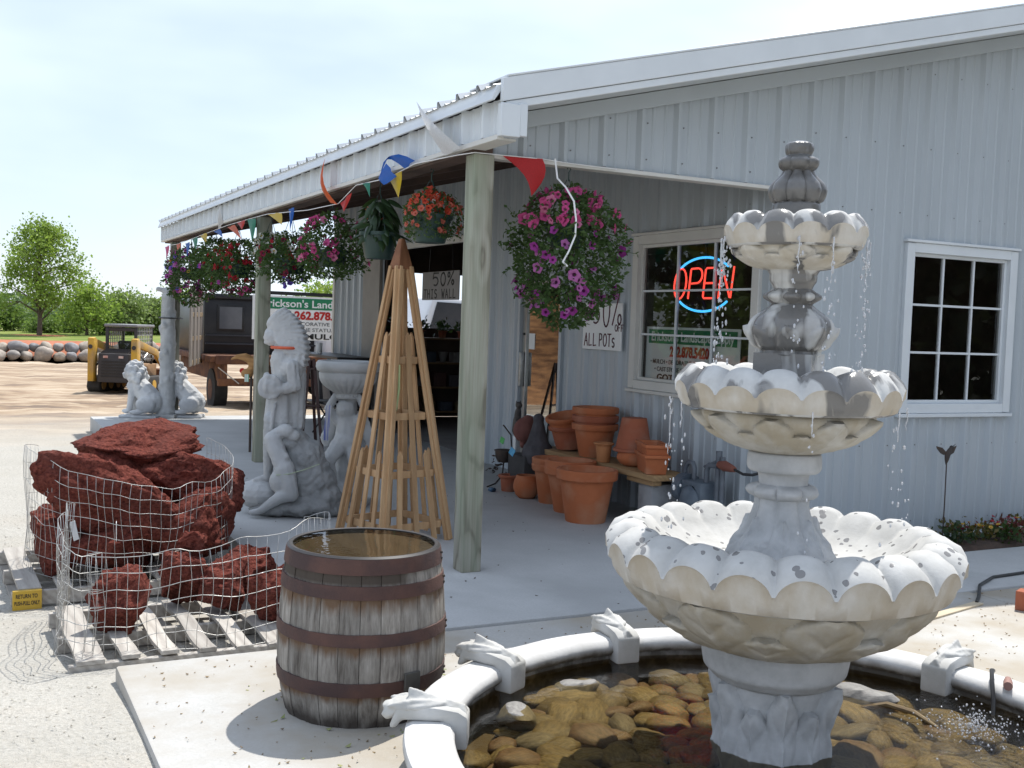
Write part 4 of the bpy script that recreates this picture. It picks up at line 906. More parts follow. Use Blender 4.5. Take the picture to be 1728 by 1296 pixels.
# 50% off all pots
o = thing('pot_sale_sign', 'white hand-lettered sign reading 50% off all pots on the wall', 'sign', (2.46,2.41,1.63))
MB().box(-.008,.008,-.345,.345,-.222,.222).build('board', white, o, bev=.003)
five = [(.16,.30),(.05,.30),(.035,.19)]+arc(.08,.13,.065,.07,110,-120,10)
zero = arc(.27,.18,.055,.15,0,360,18)
pct = [[(.38,.05),(.50,.38)], arc(.40,.33,.028,.045,0,360,10), arc(.50,.10,.028,.045,0,360,10)]
stroke_mb([five, zero]+pct, .016, EXI, EYI, (-.0095,.19,-.03)).build('lettering', inkmar, o)
S1 = []
def hl(ch, x, y, w, h):
    D = {'O':[arc(.5,.5,.5,.5,0,360,14)], 'F':[[(.9,1),(.05,1),(.05,0)],[(.05,.55),(.7,.55)]], 'A':[[(0,0),(.5,1),(1,0)],[(.2,.38),(.8,.38)]], 'L':[[(.1,1),(.1,0),(.9,.04)]],
         'P':[[(.1,0),(.1,1)],[(.1,1)]+arc(.45,.75,.4,.25,90,-90,8)+[(.1,.5)]], 'T':[[(0,1),(1,1)],[(.5,1),(.5,0)]], 'S':[arc(.5,.75,.4,.24,40,270,8)+arc(.5,.26,.4,.25,90,-140,8)[1:]], 'H':[[(.05,0),(.05,1)],[(.9,0),(.9,1)],[(.05,.5),(.9,.52)]], 'I':[[(.5,0),(.5,1)],[(.2,1),(.8,1)],[(.2,0),(.8,0)]], 'W':[[(0,1),(.25,0),(.5,.7),(.75,0),(1,1)]]}
    return [[(x+a*w, y+c*h) for a, c in s_] for s_ in D[ch]]
def word(s, x, y, w, h, gap): 
    out = []
    for i, ch in enumerate(s):
        if ch != ' ': out += hl(ch, x+i*(w+gap), y, w, h)
    return out
stroke_mb(word('OFF', .43, -.01, .040, .06, .012), .008, EXI, EYI, (-.0095,.19,-.03)).build('lettering', inkmar, o)
stroke_mb(word('ALL', .03, .03, .058, .115, .022)+word('POT', .30, .03, .058, .115, .018)+hl('S', .53, .025, .045, .085), .012, EXI, EYI, (-.0095,.335,-.215)).build('lettering', inkmar, o)
# 50% this wall, hanging in the open doorway
o = thing('wall_sale_sign', 'grey cardboard sign reading 50% this wall hanging in the dark doorway', 'sign', (2.75,7.02,2.10))
MB().box(-.006,.006,-.62,.62,-.19,.19).build('board', M('sign_card', (.30,.29,.285), (.26,.25,.245), 3, .8), o)
MB().tube([(0,-.4,.19),(0,-.35,.90)],.004,5).tube([(0,.4,.19),(0,.35,.90)],.004,5).build('cord', black, o)
five = [(.30,.17),(.14,.17),(.12,.10)]+arc(.20,.06,.09,.055,110,-120,8); zero = arc(.46,.085,.075,.085,0,360,16)
stroke_mb([five, zero, [(.62,.01),(.80,.18)], arc(.65,.14,.035,.03,0,360,8), arc(.78,.04,.035,.03,0,360,8)], .022, EXI, EYI, (-.0075,.36,0)).build('lettering', inkblk, o)
stroke_mb(word('THIS WALL', 0, 0, .085, .115, .038), .016, EXI, EYI, (-.0075,.55,-.165)).build('lettering', inkblk, o)
# landscape supply banners
def banner(o, Wd, Ht, ex, ey, nrm, sc_=1):
    ex = Vector(ex); ey = Vector(ey); n = Vector(nrm)
    def rect(mb, x0, x1, y0, y1, d0, d1):
        P = [ex*x+ey*y+n*d for d in (d0, d1) for x, y in ((x0,y0),(x1,y0),(x1,y1),(x0,y1))]; return mb.hexa(P)
    rect(MB(), -Wd/2, Wd/2, -Ht/2, Ht/2, -.006, 0).build('board', white, o)
    rect(MB(), -Wd*.47, Wd*.47, Ht*.20, Ht*.455, .0005, .003).build('green_band', greenm, o, bev=.0)
    def tx(s, size, y, mat, wd, bold=0, x0=None):
        mb = text_mb(s, size, ex, ey, n*.004 + ey*y + ex*(x0 if x0 is not None else -wd/2), .001, bold, 'LEFT', 1, 1, wd); mb.build('lettering', mat, o)
    tx("Erickson's Landscape Supply", Ht*.235, Ht*.25, white, Wd*.88, .018*Ht*.23)
    tx("262.878.5420", Ht*.25, Ht*-.02, redm, Wd*.42, .045*Ht*.24, -Wd*.22)
    tx("\u2022 MULCH \u2022 DECORATIVE STONE \u2022 FLAGSTONE", Ht*.115, Ht*-.165, gryink, Wd*.88, .01*Ht*.12)
    tx("\u2022 CAST STONE STATUARY \u2022 FOUNTAINS", Ht*.115, Ht*-.30, gryink, Wd*.78, .01*Ht*.12)
    tx("GOT MULCH", Ht*.17, Ht*-.47, inkblk, Wd*.50, .03*Ht*.17, -Wd*.36)
o = thing('window_banner', 'white and green landscape supply banner standing inside the open-sign window', 'sign', (2.575,1.16,1.40)); banner(o, 1.33, .49, EXI, EYI, (-1,0,0))
# neon open sign
def emat(name, col, st):
    m, t, b = newmat(name); b.inputs['Base Color'].default_value = (*col, 1); b.inputs['Emission Color'].default_value = (*col, 1); b.inputs['Emission Strength'].default_value = st; return m
nred = emat('neon_red', (1,.075,.05), 1.25); nblue = emat('neon_blue', (.06,.48,1), 1.15)
o = thing('neon_open_sign', 'glowing red neon OPEN sign with blue arcs in the porch window', 'neon sign', (2.56,1.0,2.02))
def neon(pts, mat, name, r=.008): MB().tube([(0,-a,c) for a, c in pts], r, 8).build(name, mat, o, smooth=True, sharp=80)
sk = .12
def it(pts): return [(a+c*sk, c) for a, c in pts]
neon(it(arc(-.325,0,.085,.13,80,440,20)), nred, 'letter_tube')
neon(it([(-.19,-.13),(-.19,.115),(-.18,.125)]+arc(-.09,.065,.065,.062,90,-90,8)+[(-.165,0)]), nred, 'letter_tube')
neon(it([(.155,.125),(.03,.125),(.015,.11),(.015,-.11),(.03,-.125),(.155,-.125)]), nred, 'letter_tube'); neon(it([(.03,0),(.13,0)]), nred, 'letter_tube')
neon(it([(.225,-.13),(.225,.12),(.235,.125),(.37,-.12),(.38,-.125),(.385,.13)]), nred, 'letter_tube')
neon(arc(0,0,.41,.215,142,38,20), nblue, 'arc_tube', .010); neon(arc(0,-.02,.41,.215,-142,-38,20), nblue, 'arc_tube', .010)
MB().box(.012,.02,-.38,.38,-.012,.012).box(.012,.02,-.012,.012,-.22,.42).build('support', black, o)

# ================================================================== foliage
def leafmat(name, c1, c2, tr=.35, rough=.5, sc=7):
    m, t, b = newmat(name); om = t.nodes['Material Output']; v = coords(t)
    nz_ = N(t, 'TexWhiteNoise', noise_dimensions='3D'); gq = N(t, 'NewGeometry')
    col = ramp(t, noisef(t, v, sc, 3), [(.3, c1), (.68, c2)]); t.links.new(col, b.inputs['Base Color']); b.inputs['Roughness'].default_value = rough; b.inputs['Specular IOR Level'].default_value = .35
    ts = N(t, 'BsdfTranslucent'); mx_ = N(t, 'MixShader'); mx_.inputs[0].default_value = tr
    c2_ = mixc(t, .5, col, (.16,.26,.04)) if sc != 99 else col; t.links.new(c2_, ts.inputs[0])
    t.links.new(b.outputs[0], mx_.inputs[1]); t.links.new(ts.outputs[0], mx_.inputs[2]); t.links.new(mx_.outputs[0], om.inputs[0]); return m
def petal(name, c1, c2):
    m = leafmat(name, c1, c2, .3, .6, 99); return m
leafg = leafmat('basket_leaf', (.035,.075,.022), (.075,.13,.04)); leafdk = leafmat('begonia_leaf', (.018,.04,.02), (.04,.075,.03), .2, .35)
treeleaf = leafmat('tree_leaf', (.20,.30,.05), (.33,.44,.09), .55); sprucel = leafmat('dark_spruce_leaf', (.012,.022,.010), (.022,.038,.015), .1, sc=1.2); treeleaf2 = leafmat('hedge_leaf', (.09,.155,.035), (.19,.27,.07), .45, sc=1.2); treeleaf3 = leafmat('pale_tree_leaf', (.22,.29,.10), (.30,.37,.14), .45, sc=1.2)
def leaves_np(P, D, Nn, size, aspect=.55, fold=.25):
    """many small folded leaves: P centres, D directions, Nn side vectors (numpy)"""
    n = len(P); L_ = D*size[:,None]; W_ = Nn*(size*aspect)[:,None]; U = np.cross(D, Nn)*(size*fold*.5)[:,None]
    V = np.stack([P, P+L_*.5+W_*.5+U, P+L_, P+L_*.5-W_*.5+U], 1).reshape(-1,3)
    V2 = V
    base = np.arange(n)*4; F_ = np.stack([base, base+1, base+2, base, base+2, base+3], 1).reshape(-1,3)
    return V2, F_
def np_mesh(name, V, F_, mat):
    me = bpy.data.meshes.new(name); n = len(V); f = len(F_); me.vertices.add(n); me.vertices.foreach_set('co', V.astype(np.float32).ravel())
    me.loops.add(f*3); me.loops.foreach_set('vertex_index', F_.astype(np.int32).ravel()); me.polygons.add(f); me.polygons.foreach_set('loop_start', np.arange(0, f*3, 3, dtype=np.int32))
    me.update(calc_edges=True); me.materials.append(mat); return me
def rdirs(rng, n, up=0.0):
    d = rng.normal(size=(n,3)); d[:,2] += up; d /= np.linalg.norm(d, axis=1)[:,None]; s_ = rng.normal(size=(n,3)); s_ -= d*(s_*d).sum(1)[:,None]; s_ /= np.linalg.norm(s_, axis=1)[:,None]; return d, s_
def flower_mesh(name, d, mat, throat, lobes=5, deep=.5):
    mb = MB(); n = lobes*4; vs = [(0,0,-d*deep)]
    for rr_, zz in ((.16,-d*.12),(.40,d*.02)): vs += [(d*rr_*math.cos(2*PI*j/n), d*rr_*math.sin(2*PI*j/n), zz) for j in range(n)]
    vs += [(d*(.5+.055*math.cos(lobes*2*PI*j/n))*math.cos(2*PI*j/n), d*(.5+.055*math.cos(lobes*2*PI*j/n))*math.sin(2*PI*j/n), d*.03*math.sin(j*1.7)) for j in range(n)]
    mb.mi = 1; mb.add(vs, [(0,1+j,1+(j+1) % n) for j in range(n)]); mb.mi = 0
    o = 1
    for i in range(2):
        for j in range(n): mb.f.append((o+i*n+j, o+(i+1)*n+j, o+(i+1)*n+(j+1) % n, o+i*n+(j+1) % n)); mb.m.append(0)
    return mb.mesh(name, [mat, throat], smooth=True, sharp=180)
thr_dk = petal('flower_throat_dark', (.12,.01,.09), (.10,.01,.08)); thr_pk = petal('flower_throat', (.35,.05,.16), (.30,.04,.14))
pk = petal('pink_petal', (.62,.09,.27), (.52,.06,.22)); pkl = petal('light_pink_petal', (.66,.22,.36), (.58,.16,.30)); pu = petal('purple_petal', (.36,.05,.30), (.29,.035,.26)); mau = petal('mauve_petal', (.50,.17,.42), (.42,.12,.36)); rd = petal('red_petal', (.46,.02,.035), (.38,.015,.03)); bur = petal('burgundy_petal', (.22,.008,.035), (.17,.006,.03)); wh = petal('white_petal', (.70,.70,.66), (.62,.62,.58)); orr = petal('orange_red_petal', (.60,.085,.03), (.52,.06,.03)); cor = petal('coral_petal', (.60,.17,.11), (.52,.13,.09)); vio = petal('violet_petal', (.16,.10,.50), (.13,.08,.42)); yel = petal('yellow_petal', (.62,.42,.06), (.5,.33,.05))
FL = {k: flower_mesh('flower', .062, m_, th_) for k, m_, th_ in (('pk',pk,thr_pk),('pkl',pkl,thr_pk),('pu',pu,thr_dk),('mau',mau,thr_dk),('rd',rd,bur),('bur',bur,thr_dk),('wh',wh,yel),('orr',orr,rd),('cor',cor,orr),('vio',vio,thr_dk),('yel',yel,orr))}
def hanging_basket(label, loc, pot_r, pot_h, prof, nleaf, lsize, flowers, seed, hang=2.70, potmat=potgreen, leafm=leafg, drop=0, flat=1.0, fscale=1.0):
    """loc = centre of pot rim; prof = [(z rel rim, radius)] of the plant mass; flowers = [(key, count, zlo, zhi)]"""
    rng = np.random.default_rng(seed); random.seed(seed)
    o = thing('hanging_basket', label, 'hanging basket', loc, 0, 'hanging flower baskets along the eave')
    MB().lathe([(.001,-pot_h),(pot_r*.68,-pot_h),(pot_r*.72,-pot_h+.01),(pot_r*.94,-.03),(pot_r*1.02,-.028),(pot_r*1.04,0),(pot_r*.98,0),(pot_r*.9,-.03),(.001,-.03)],32).build('pot', potmat, o, smooth=True, sharp=35)
    top = hang-loc[2]; mb = MB()
    for a in (0.5,2.6,4.7): mb.tube([(pot_r*math.cos(a),pot_r*math.sin(a),-.01),(.012*math.cos(a),.012*math.sin(a),max(.1,top-.08))],.0028,5)
    mb.tube([(0,0,max(.1,top-.09)),(0,0,top-.03),(.012,0,top-.01),(0,0,top+.008),(-.012,0,top-.008)],.0045,6).build('hanger', potgreen, o)
    zs = np.array([q[0] for q in prof]); rs = np.array([q[1] for q in prof])
    def radius(z): return np.interp(z, zs, rs)
    w = rs[:-1]+rs[1:]; w = w*np.abs(np.diff(zs)); w /= w.sum()
    seg = rng.choice(len(w), nleaf, p=w); z = zs[seg]+(zs[seg+1]-zs[seg])*rng.random(nleaf)
    th_ = rng.random(nleaf)*2*PI; lump = 1+.16*np.sin(th_*3+seed)+.10*np.sin(th_*5+z*18+seed*2)+.07*np.sin(th_*9+z*31+seed)
    f = 1-.55*rng.random(nleaf)**2.2; rr_ = radius(z)*f*lump
    P = np.stack([rr_*np.cos(th_), rr_*np.sin(th_)*flat, z+rng.normal(0,.012,nleaf)], 1)
    out = np.stack([np.cos(th_), np.sin(th_), np.zeros(nleaf)], 1); d, s_ = rdirs(rng, nleaf); d = d*.8+out*.8; d[:,2] += -.15; d /= np.linalg.norm(d,axis=1)[:,None]; s_ -= d*(s_*d).sum(1)[:,None]; s_ /= np.linalg.norm(s_,axis=1)[:,None]
    V, F_ = leaves_np(P, d, s_, rng.uniform(.65,1.25,nleaf)*lsize)
    fo = link('foliage', np_mesh('foliage', V, F_, leafm), o); fo['kind'] = 'stuff'
    if drop:   # straggling stems
        mb = MB(); vs = []
        for i in range(drop):
            a = random.uniform(0,2*PI); z0 = random.uniform(zs.min()*.75, zs.max()*.3); r0 = float(radius(z0))*.9; L_ = random.uniform(.08,.2)
            p0 = Vector((r0*math.cos(a), r0*math.sin(a), z0)); p1 = p0+Vector((math.cos(a)*L_*.7, math.sin(a)*L_*.7, -L_*.15)); p2 = p1+Vector((math.cos(a)*L_*.25, math.sin(a)*L_*.25, random.uniform(-.06,.05)))
            mb.tube([p0,p1,p2],.0025,4)
            for k in range(10):
                u = (k+1)/10; p = p0.lerp(p1, min(1,u*1.4)) if u < .7 else p1.lerp(p2,(u-.7)/.3); dd = Vector((random.gauss(0,1),random.gauss(0,1),random.gauss(0,1))).normalized()*lsize*.9; ss = dd.orthogonal().normalized()*lsize*.3
                mb.add([p,p+dd*.5+ss,p+dd,p+dd*.5-ss],[(0,1,2,3)])
        mb.build('trailing_stems', leafm, o)['kind'] = 'stuff'
    for key, cnt, zlo, zhi in flowers:
        for i in range(cnt):
            zf = random.uniform(zlo, zhi); a = random.uniform(0, 2*PI)
            if random.random() < .55: a = R(-115)+random.gauss(0,.8)        # more of them face the light and the camera side
            for _k in range(4):
                if noise.noise(Vector((a*1.6, zf*7, seed*1.7))) > -.08: break
                zf = random.uniform(zlo, zhi); a = random.uniform(0, 2*PI)
            rr2 = float(radius(zf))*random.uniform(.93,1.06)*(1+.16*math.sin(a*3+seed)+.10*math.sin(a*5+zf*18+seed*2))
            dr = Vector((math.cos(a), math.sin(a)*1, random.uniform(-.3,.6))) + Vector((random.gauss(0,.35),random.gauss(0,.35),random.gauss(0,.3)))
            s_ = random.uniform(.55,1.2)*fscale
            link('flower', FL[key], o, (rr2*math.cos(a), rr2*math.sin(a)*flat, zf), dr.to_track_quat('Z','Y').to_euler(), s_)
    return o
big = hanging_basket('huge round pink and purple petunia basket right of the near porch post', (.66,.0,2.30), .15, .15, [(-.68,.06),(-.60,.20),(-.45,.30),(-.25,.345),(-.05,.34),(.10,.30),(.20,.20),(.26,.05)], 5200, .040, [('pk',56,-.02,.23),('pkl',14,-.1,.2),('pu',30,-.62,-.05),('mau',36,-.60,-.12)], 21, 2.684, drop=54, fscale=1.15)
mb = MB(); rib = [(-.22,-.20,.40),(-.22,-.24,.27),(-.19,-.30,.21),(-.155,-.35,.12),(-.145,-.37,.0),(-.15,-.375,-.10),(-.19,-.37,-.20),(-.225,-.36,-.27),(-.19,-.36,-.295)]
for p, q in zip(rib, rib[1:]): mb.bar(Vector(p), Vector(q)+(Vector(q)-Vector(p))*.04, .011, .0025, up=(-.4,-1,.1))
mb.build('ribbon', white, big)
hanging_basket('round pink petunia basket between the leafy plant and burgundy basket', (0,3.1,2.23), .15, .15, [(-.24,.10),(-.16,.26),(0,.30),(.12,.28),(.24,.20),(.33,.05)], 3000, .038, [('pk',60,-.12,.30),('pkl',20,-.15,.3)], 22, drop=8)
hanging_basket('burgundy and white petunia basket just right of the middle porch post', (0,4.45,2.20), .16, .15, [(-.22,.12),(-.12,.27),(.0,.30),(.12,.26),(.26,.06)], 2400, .040, [('bur',46,-.2,.2),('rd',10,-.1,.2),('wh',10,.05,.22),('vio',8,-.3,-.15)], 23, drop=10)
hanging_basket('white flowered basket at the middle porch post', (-.02,5.15,2.34), .12, .13, [(-.12,.10),(-.05,.20),(.06,.20),(.16,.05)], 1100, .036, [('wh',40,-.08,.15),('bur',8,-.1,.1)], 24)
hanging_basket('bright red geranium basket just left of the middle porch post', (0,6.75,2.22), .16, .16, [(-.36,.10),(-.25,.26),(-.05,.33),(.14,.30),(.30,.08)], 2600, .045, [('rd',70,-.25,.26),('pk',14,-.36,-.2),('pu',6,-.35,-.2)], 25, drop=10)
hanging_basket('green trailing basket with few violet blooms between red and mixed baskets', (0,8.05,2.26), .16, .16, [(-.30,.10),(-.18,.26),(.05,.32),(.20,.26),(.34,.06)], 2400, .05, [('vio',10,-.2,.25),('rd',10,.1,.3),('pu',8,-.3,.1)], 26, drop=8)
hanging_basket('mixed purple, violet and pink basket farthest along the eave', (0,9.75,2.26), .17, .16, [(-.52,.08),(-.40,.25),(-.2,.36),(.05,.37),(.2,.28),(.32,.06)], 3000, .05, [('pu',34,-.35,.25),('mau',26,-.3,.25),('vio',10,-.3,.2),('pkl',24,-.5,-.2),('yel',3,-.1,.1)], 27, drop=14, fscale=1.1)
hanging_basket('orange-red snapdragon basket in a green pot beside the near porch post', (0,.80,2.375), .155, .195, [(-.16,.16),(-.05,.19),(.06,.19),(.13,.13),(.17,.03)], 1500, .030, [('orr',120,.0,.19),('cor',60,-.12,.12),('wh',5,.05,.18)], 28, fscale=.62)
# leafy begonia: large single leaves
o = thing('hanging_basket', 'dark leafy begonia with large drooping leaves in a green hanging pot', 'hanging basket', (0,1.86,2.315), 0, 'hanging flower baskets along the eave')
MB().lathe([(.001,-.21),(.105,-.21),(.11,-.20),(.145,-.03),(.158,-.028),(.16,0),(.15,0),(.14,-.03),(.001,-.03)],32).build('pot', potgreen, o, smooth=True, sharp=35)
mb = MB()
for a in (0.5,2.6,4.7): mb.tube([(.15*math.cos(a),.15*math.sin(a),-.01),(.012*math.cos(a),.012*math.sin(a),.30)],.0028,5)
mb.tube([(0,0,.30),(0,0,.39)],.0045,6).build('hanger', potgreen, o)
bl = MB(); nn = 7; vs = []
for i in range(nn+1):
    u = i/nn; w = .42*math.sin(PI*min(1,u*.95+.05))**.8*(1-.35*u); droop = -.35*u*u
    for s_ in (-1,-.5,0,.5,1): vs.append((u, s_*w*.5*(1.25 if s_ < 0 else .85), droop-.06*abs(s_)**1.5*math.sin(PI*u)+.012*math.cos(s_*9)*u))
bl.add(vs, [(i*5+j, i*5+j+1, (i+1)*5+j+1, (i+1)*5+j) for i in range(nn) for j in range(4)]); blm = bl.mesh('leaf', leafdk, smooth=True, sharp=180)
random.seed(31); stem = MB()
for i in range(64):
    a = random.uniform(0,2*PI); z = random.uniform(-.04,.27); r_ = random.uniform(.02,.13)*(1.2-z*2); p = Vector((r_*math.cos(a), r_*math.sin(a), z))
    link('leaf', blm, o, p, (random.gauss(0,.35), random.uniform(-.1,1.0), a+random.gauss(0,.4)), random.uniform(.13,.21)); stem.tube([(0,0,-.03),p*.6+Vector((0,0,.02)),p],.004,5)
stem.build('stems', leafdk, o)
for i in range(7): link('flower', FL['cor'], o, (random.gauss(-.03,.05), random.gauss(-.06,.04), random.uniform(.10,.22)), (random.uniform(-.5,.5),random.uniform(-.5,.5),0), .6)

# ================================================================== pennants
PN = thing('pennant_string', 'string of coloured plastic pennants draped along the porch eave', 'pennants', (0,0,0))
def plast(name, c): 
    m = leafmat(name, c, tuple(q*.85 for q in c), .35, .4, 99); return m
PC = {k: plast('pennant_'+k, c) for k, c in dict(red=(.60,.03,.03), white=(.70,.70,.70), blue=(.01,.12,.50), yellow=(.70,.48,.02), green=(.005,.22,.13), orange=(.68,.11,.025), magenta=(.6,.03,.2)).items()}
strpts = [(1.0,-.06,2.70),(.62,-.06,2.705),(.42,-.065,2.712),(.12,-.07,2.706),(-.08,-.09,2.70),(-.15,.02,2.69),(-.16,.73,2.715),(-.16,1.25,2.67),(-.155,2.0,2.69),(-.155,2.45,2.58),(-.14,3.4,2.60),(-.13,4.9,2.675),(-.13,5.54,2.68),(-.13,6.8,2.68),(-.13,8.4,2.65),(-.13,10.15,2.62),(-.13,11.0,2.64)]
MB().tube(strpts, .0035, 5).build('string', white, PN)
def pennant(col, p0, p1, tip, bulge=(0,0,0), n=6):
    p0, p1, tip, bulge = Vector(p0), Vector(p1), Vector(tip), Vector(bulge); vs = []; mb = MB()
    for i in range(n+1):
        u = i/n; a = p0.lerp(tip, u)+bulge*math.sin(PI*u); c = p1.lerp(tip, u)+bulge*math.sin(PI*u)
        for k in range(4): vs.append(a.lerp(c, k/3)+Vector((.012*math.sin(k*2+u*3),.01*math.sin(k*1.3+u*4),0))*(1-u))
    mb.add(vs, [(i*4+k, i*4+k+1, (i+1)*4+k+1, (i+1)*4+k) for i in range(n) for k in range(3)])
    mb.build('pennant', PC[col], PN, smooth=True, sharp=180)
pennant('red', (.12,-.07,2.706), (.42,-.065,2.712), (.335,-.09,2.46), (.05,0,.01))
pennant('white', (-.18,.16,2.70), (-.18,-.09,2.715), (-.19,.66,3.13), (-.05,-.06,-.02))
pennant('blue', (-.17,.90,2.70), (-.17,.70,2.73), (-.22,1.26,2.66), (-.05,0,.10)); pennant('blue', (-.17,1.28,2.78), (-.17,1.05,2.66), (-.2,1.20,2.66), (-.06,0,-.06))
pennant('yellow', (-.16,1.25,2.67), (-.16,.98,2.69), (-.17,1.0,2.50))
pennant('green', (-.155,2.0,2.69), (-.155,1.70,2.67), (-.17,1.62,2.56), (0,0,.05))
pennant('orange', (-.17,2.62,2.60), (-.17,2.42,2.57), (-.2,2.70,2.99), (-.04,.10,-.02)); pennant('red', (-.155,2.40,2.58), (-.155,2.1,2.64), (-.16,2.28,2.50))
pennant('blue', (-.14,4.05,2.66), (-.14,3.85,2.66), (-.15,3.95,2.44)); pennant('yellow', (-.13,4.9,2.675), (-.13,4.35,2.65), (-.15,4.25,2.52))
pennant('green', (-.14,5.75,2.68), (-.14,5.35,2.66), (-.15,5.45,2.40)); pennant('orange', (-.13,6.8,2.66), (-.13,6.4,2.66), (-.14,6.0,2.47)); pennant('red', (-.13,6.3,2.68), (-.13,5.9,2.68), (-.14,6.0,2.58))
pennant('blue', (-.13,7.6,2.66), (-.13,7.2,2.66), (-.14,7.0,2.55)); pennant('yellow', (-.13,8.5,2.66), (-.13,8.0,2.66), (-.14,8.0,2.52)); pennant('white', (-.13,7.3,2.66), (-.13,7.0,2.72), (-.14,7.1,3.0), (-.03,0,0)); pennant('green', (-.13,9.0,2.64), (-.13,8.6,2.64), (-.14,8.7,2.45))
pennant('orange', (-.13,10.2,2.62), (-.13,9.85,2.62), (-.14,10.0,2.38), (0,0,-.05)); pennant('blue', (-.13,9.5,2.60), (-.13,9.15,2.60), (-.14,9.3,2.40)); pennant('magenta', (-.13,11.2,2.63), (-.13,10.8,2.63), (-.14,11.0,2.42))
# ================================================================== statues
def ndisp(a1, s1, a2, s2, off=0): return lambda c: a1*noise.noise(c*s1+Vector((off,0,0))) + a2*noise.noise(c*s2+Vector((0,off,0)))
RZ = R(-27)
# chief figure ---------------------------------------------------------
CH = thing('chief_statue', 'grey cast stone statue of a figure in feathered headdress above a kneeling figure', 'statue', (-.547,2.286,0), RZ)
q = MB()
q.ell((-.19,.06,1.455),(.075,.07,.085)).ell((-.255,.06,1.445),(.016,.014,.02)).ell((-.235,.06,1.405),(.03,.035,.02)).ell((-.10,.06,1.46),(.07,.075,.1)).cap((-.12,.06,1.38),(-.10,.06,1.30),.06,.07)
for k in range(13):                      # long feathers fanning back from the brow band
    a = R(46-k*7.2); ln = .215+.0105*k; c0 = Vector((-.235+.006*k,.06,1.535-.008*k)); d_ = Vector((math.cos(a),0,math.sin(a)))
    for s_ in (-1, -.33, .33, 1):
        q.ell(c0+d_*(ln*.5)+Vector((0,s_*.075*min(1,.35+.05*k),0)), (ln*.52,.040,.038), (0,-a,s_*.10), 12, 8)
for k in range(7):                       # trailing feathers down the back
    z = 1.38-k*.055; q.ell((.02-k*.004,.06,z),(.080,.10,.05),(0,.5,0),10,8)
q.cap((-.09,.06,1.27),(-.07,.06,1.02),.115,.105).ell((-.03,.06,1.2),(.12,.15,.13)).ell((-.10,.08,.95),(.135,.13,.14)).cap((-.10,.06,.98),(-.11,.05,.76),.125,.135).cap((.02,.06,1.15),(-.01,.07,.72),.075,.09)
q.cap((0,-.07,1.22),(.03,-.09,1.06),.055,.05).cap((.03,-.09,1.06),(-.13,-.11,1.02),.048,.036).ell((-.16,-.11,1.02),.04).tube([(-.165,-.10,1.05),(-.165,-.135,1.05)],[.105,.098],18).ell((-.165,-.135,1.05),(.05,.02,.06))
q.cap((-.12,.16,1.20),(-.19,.12,1.10),.045,.04).ell((-.235,.08,1.11),(.03,.03,.05)).ell((-.235,.08,1.06),(.02,.02,.05))
for s_, fx in ((-.03,-.17),(.10,-.10)):
    q.cap((fx,s_,.78),(fx-.01,s_,.50),.062,.048).cap((fx-.01,s_,.50),(fx-.015,s_,.31),.048,.035).cap((fx-.015,s_,.30),(fx-.11,s_-.01,.275),.036,.026)
q.cap((-.13,-.08,.90),(-.15,-.085,.70),.02,.015)
q.ell((-.24,.02,.16),(.20,.19,.13)).ell((-.14,.05,.10),(.2,.2,.1))
up = sculpt(q, .0072, 1, lambda c: .003*noise.noise(c*45)+(.011*noise.noise(Vector((c.x*26,c.y*26,c.z*3.2))) if .70 < c.z < 1.32 else .003*noise.noise(c*14)))
link('chief_figure', setmat(up, statuegrey), CH)
q = MB()
q.ell((.0,.02,.60),(.14,.17,.12)).ell((.08,.04,.45),(.20,.2,.2)).ell((.15,.05,.28),(.22,.21,.2)).ell((.24,.05,.15),(.17,.2,.14)).ell((.05,.0,.08),(.36,.24,.09)).ell((.24,.02,.05),(.19,.19,.06)).ell((-.13,-.06,.05),(.22,.14,.05))
rk_ = sculpt(q, .014, 2, ndisp(.022,9,.012,28))
link('rock_base', setmat(rk_, statuedark), CH)
q = MB()
q.ell((-.03,-.13,.70),(.075,.06,.06)).cap((-.08,-.14,.70),(-.16,-.15,.655),.035,.03).ell((.03,-.11,.66),(.06,.05,.05)).cap((-.13,-.15,.63),(-.02,-.18,.40),.07,.075).cap((-.15,-.16,.62),(.0,-.21,.50),.032,.026).cap((-.02,-.18,.40),(.05,-.22,.20),.085,.06).cap((.05,-.22,.20),(-.05,-.235,.17),.055,.05).cap((-.05,-.235,.17),(-.20,-.23,.06),.05,.03).cap((-.20,-.23,.06),(-.27,-.22,.045),.03,.022).ell((-.05,-.19,.30),(.09,.07,.10))
kn = sculpt(q, .010, 3, ndisp(.003,14,.002,45)); link('kneeling_figure', setmat(kn, statuegrey), CH)
MB().lathe([(.135,0),(.142,.012),(.135,.024)],28,(-.065,.06,1.355),1.0,.9).build('orange_ribbon', M('orange_ribbon', (.62,.12,.05), (.52,.09,.04), 9, .6), CH, smooth=True)
MB().tube([(-.07,-.26,.36),(.03,-.26,.37),(.14,-.20,.40),(.25,-.12,.44)],.004,5).build('tie_string', M('pale_string', (.45,.52,.36), (.4,.46,.32), 9, .7), CH)

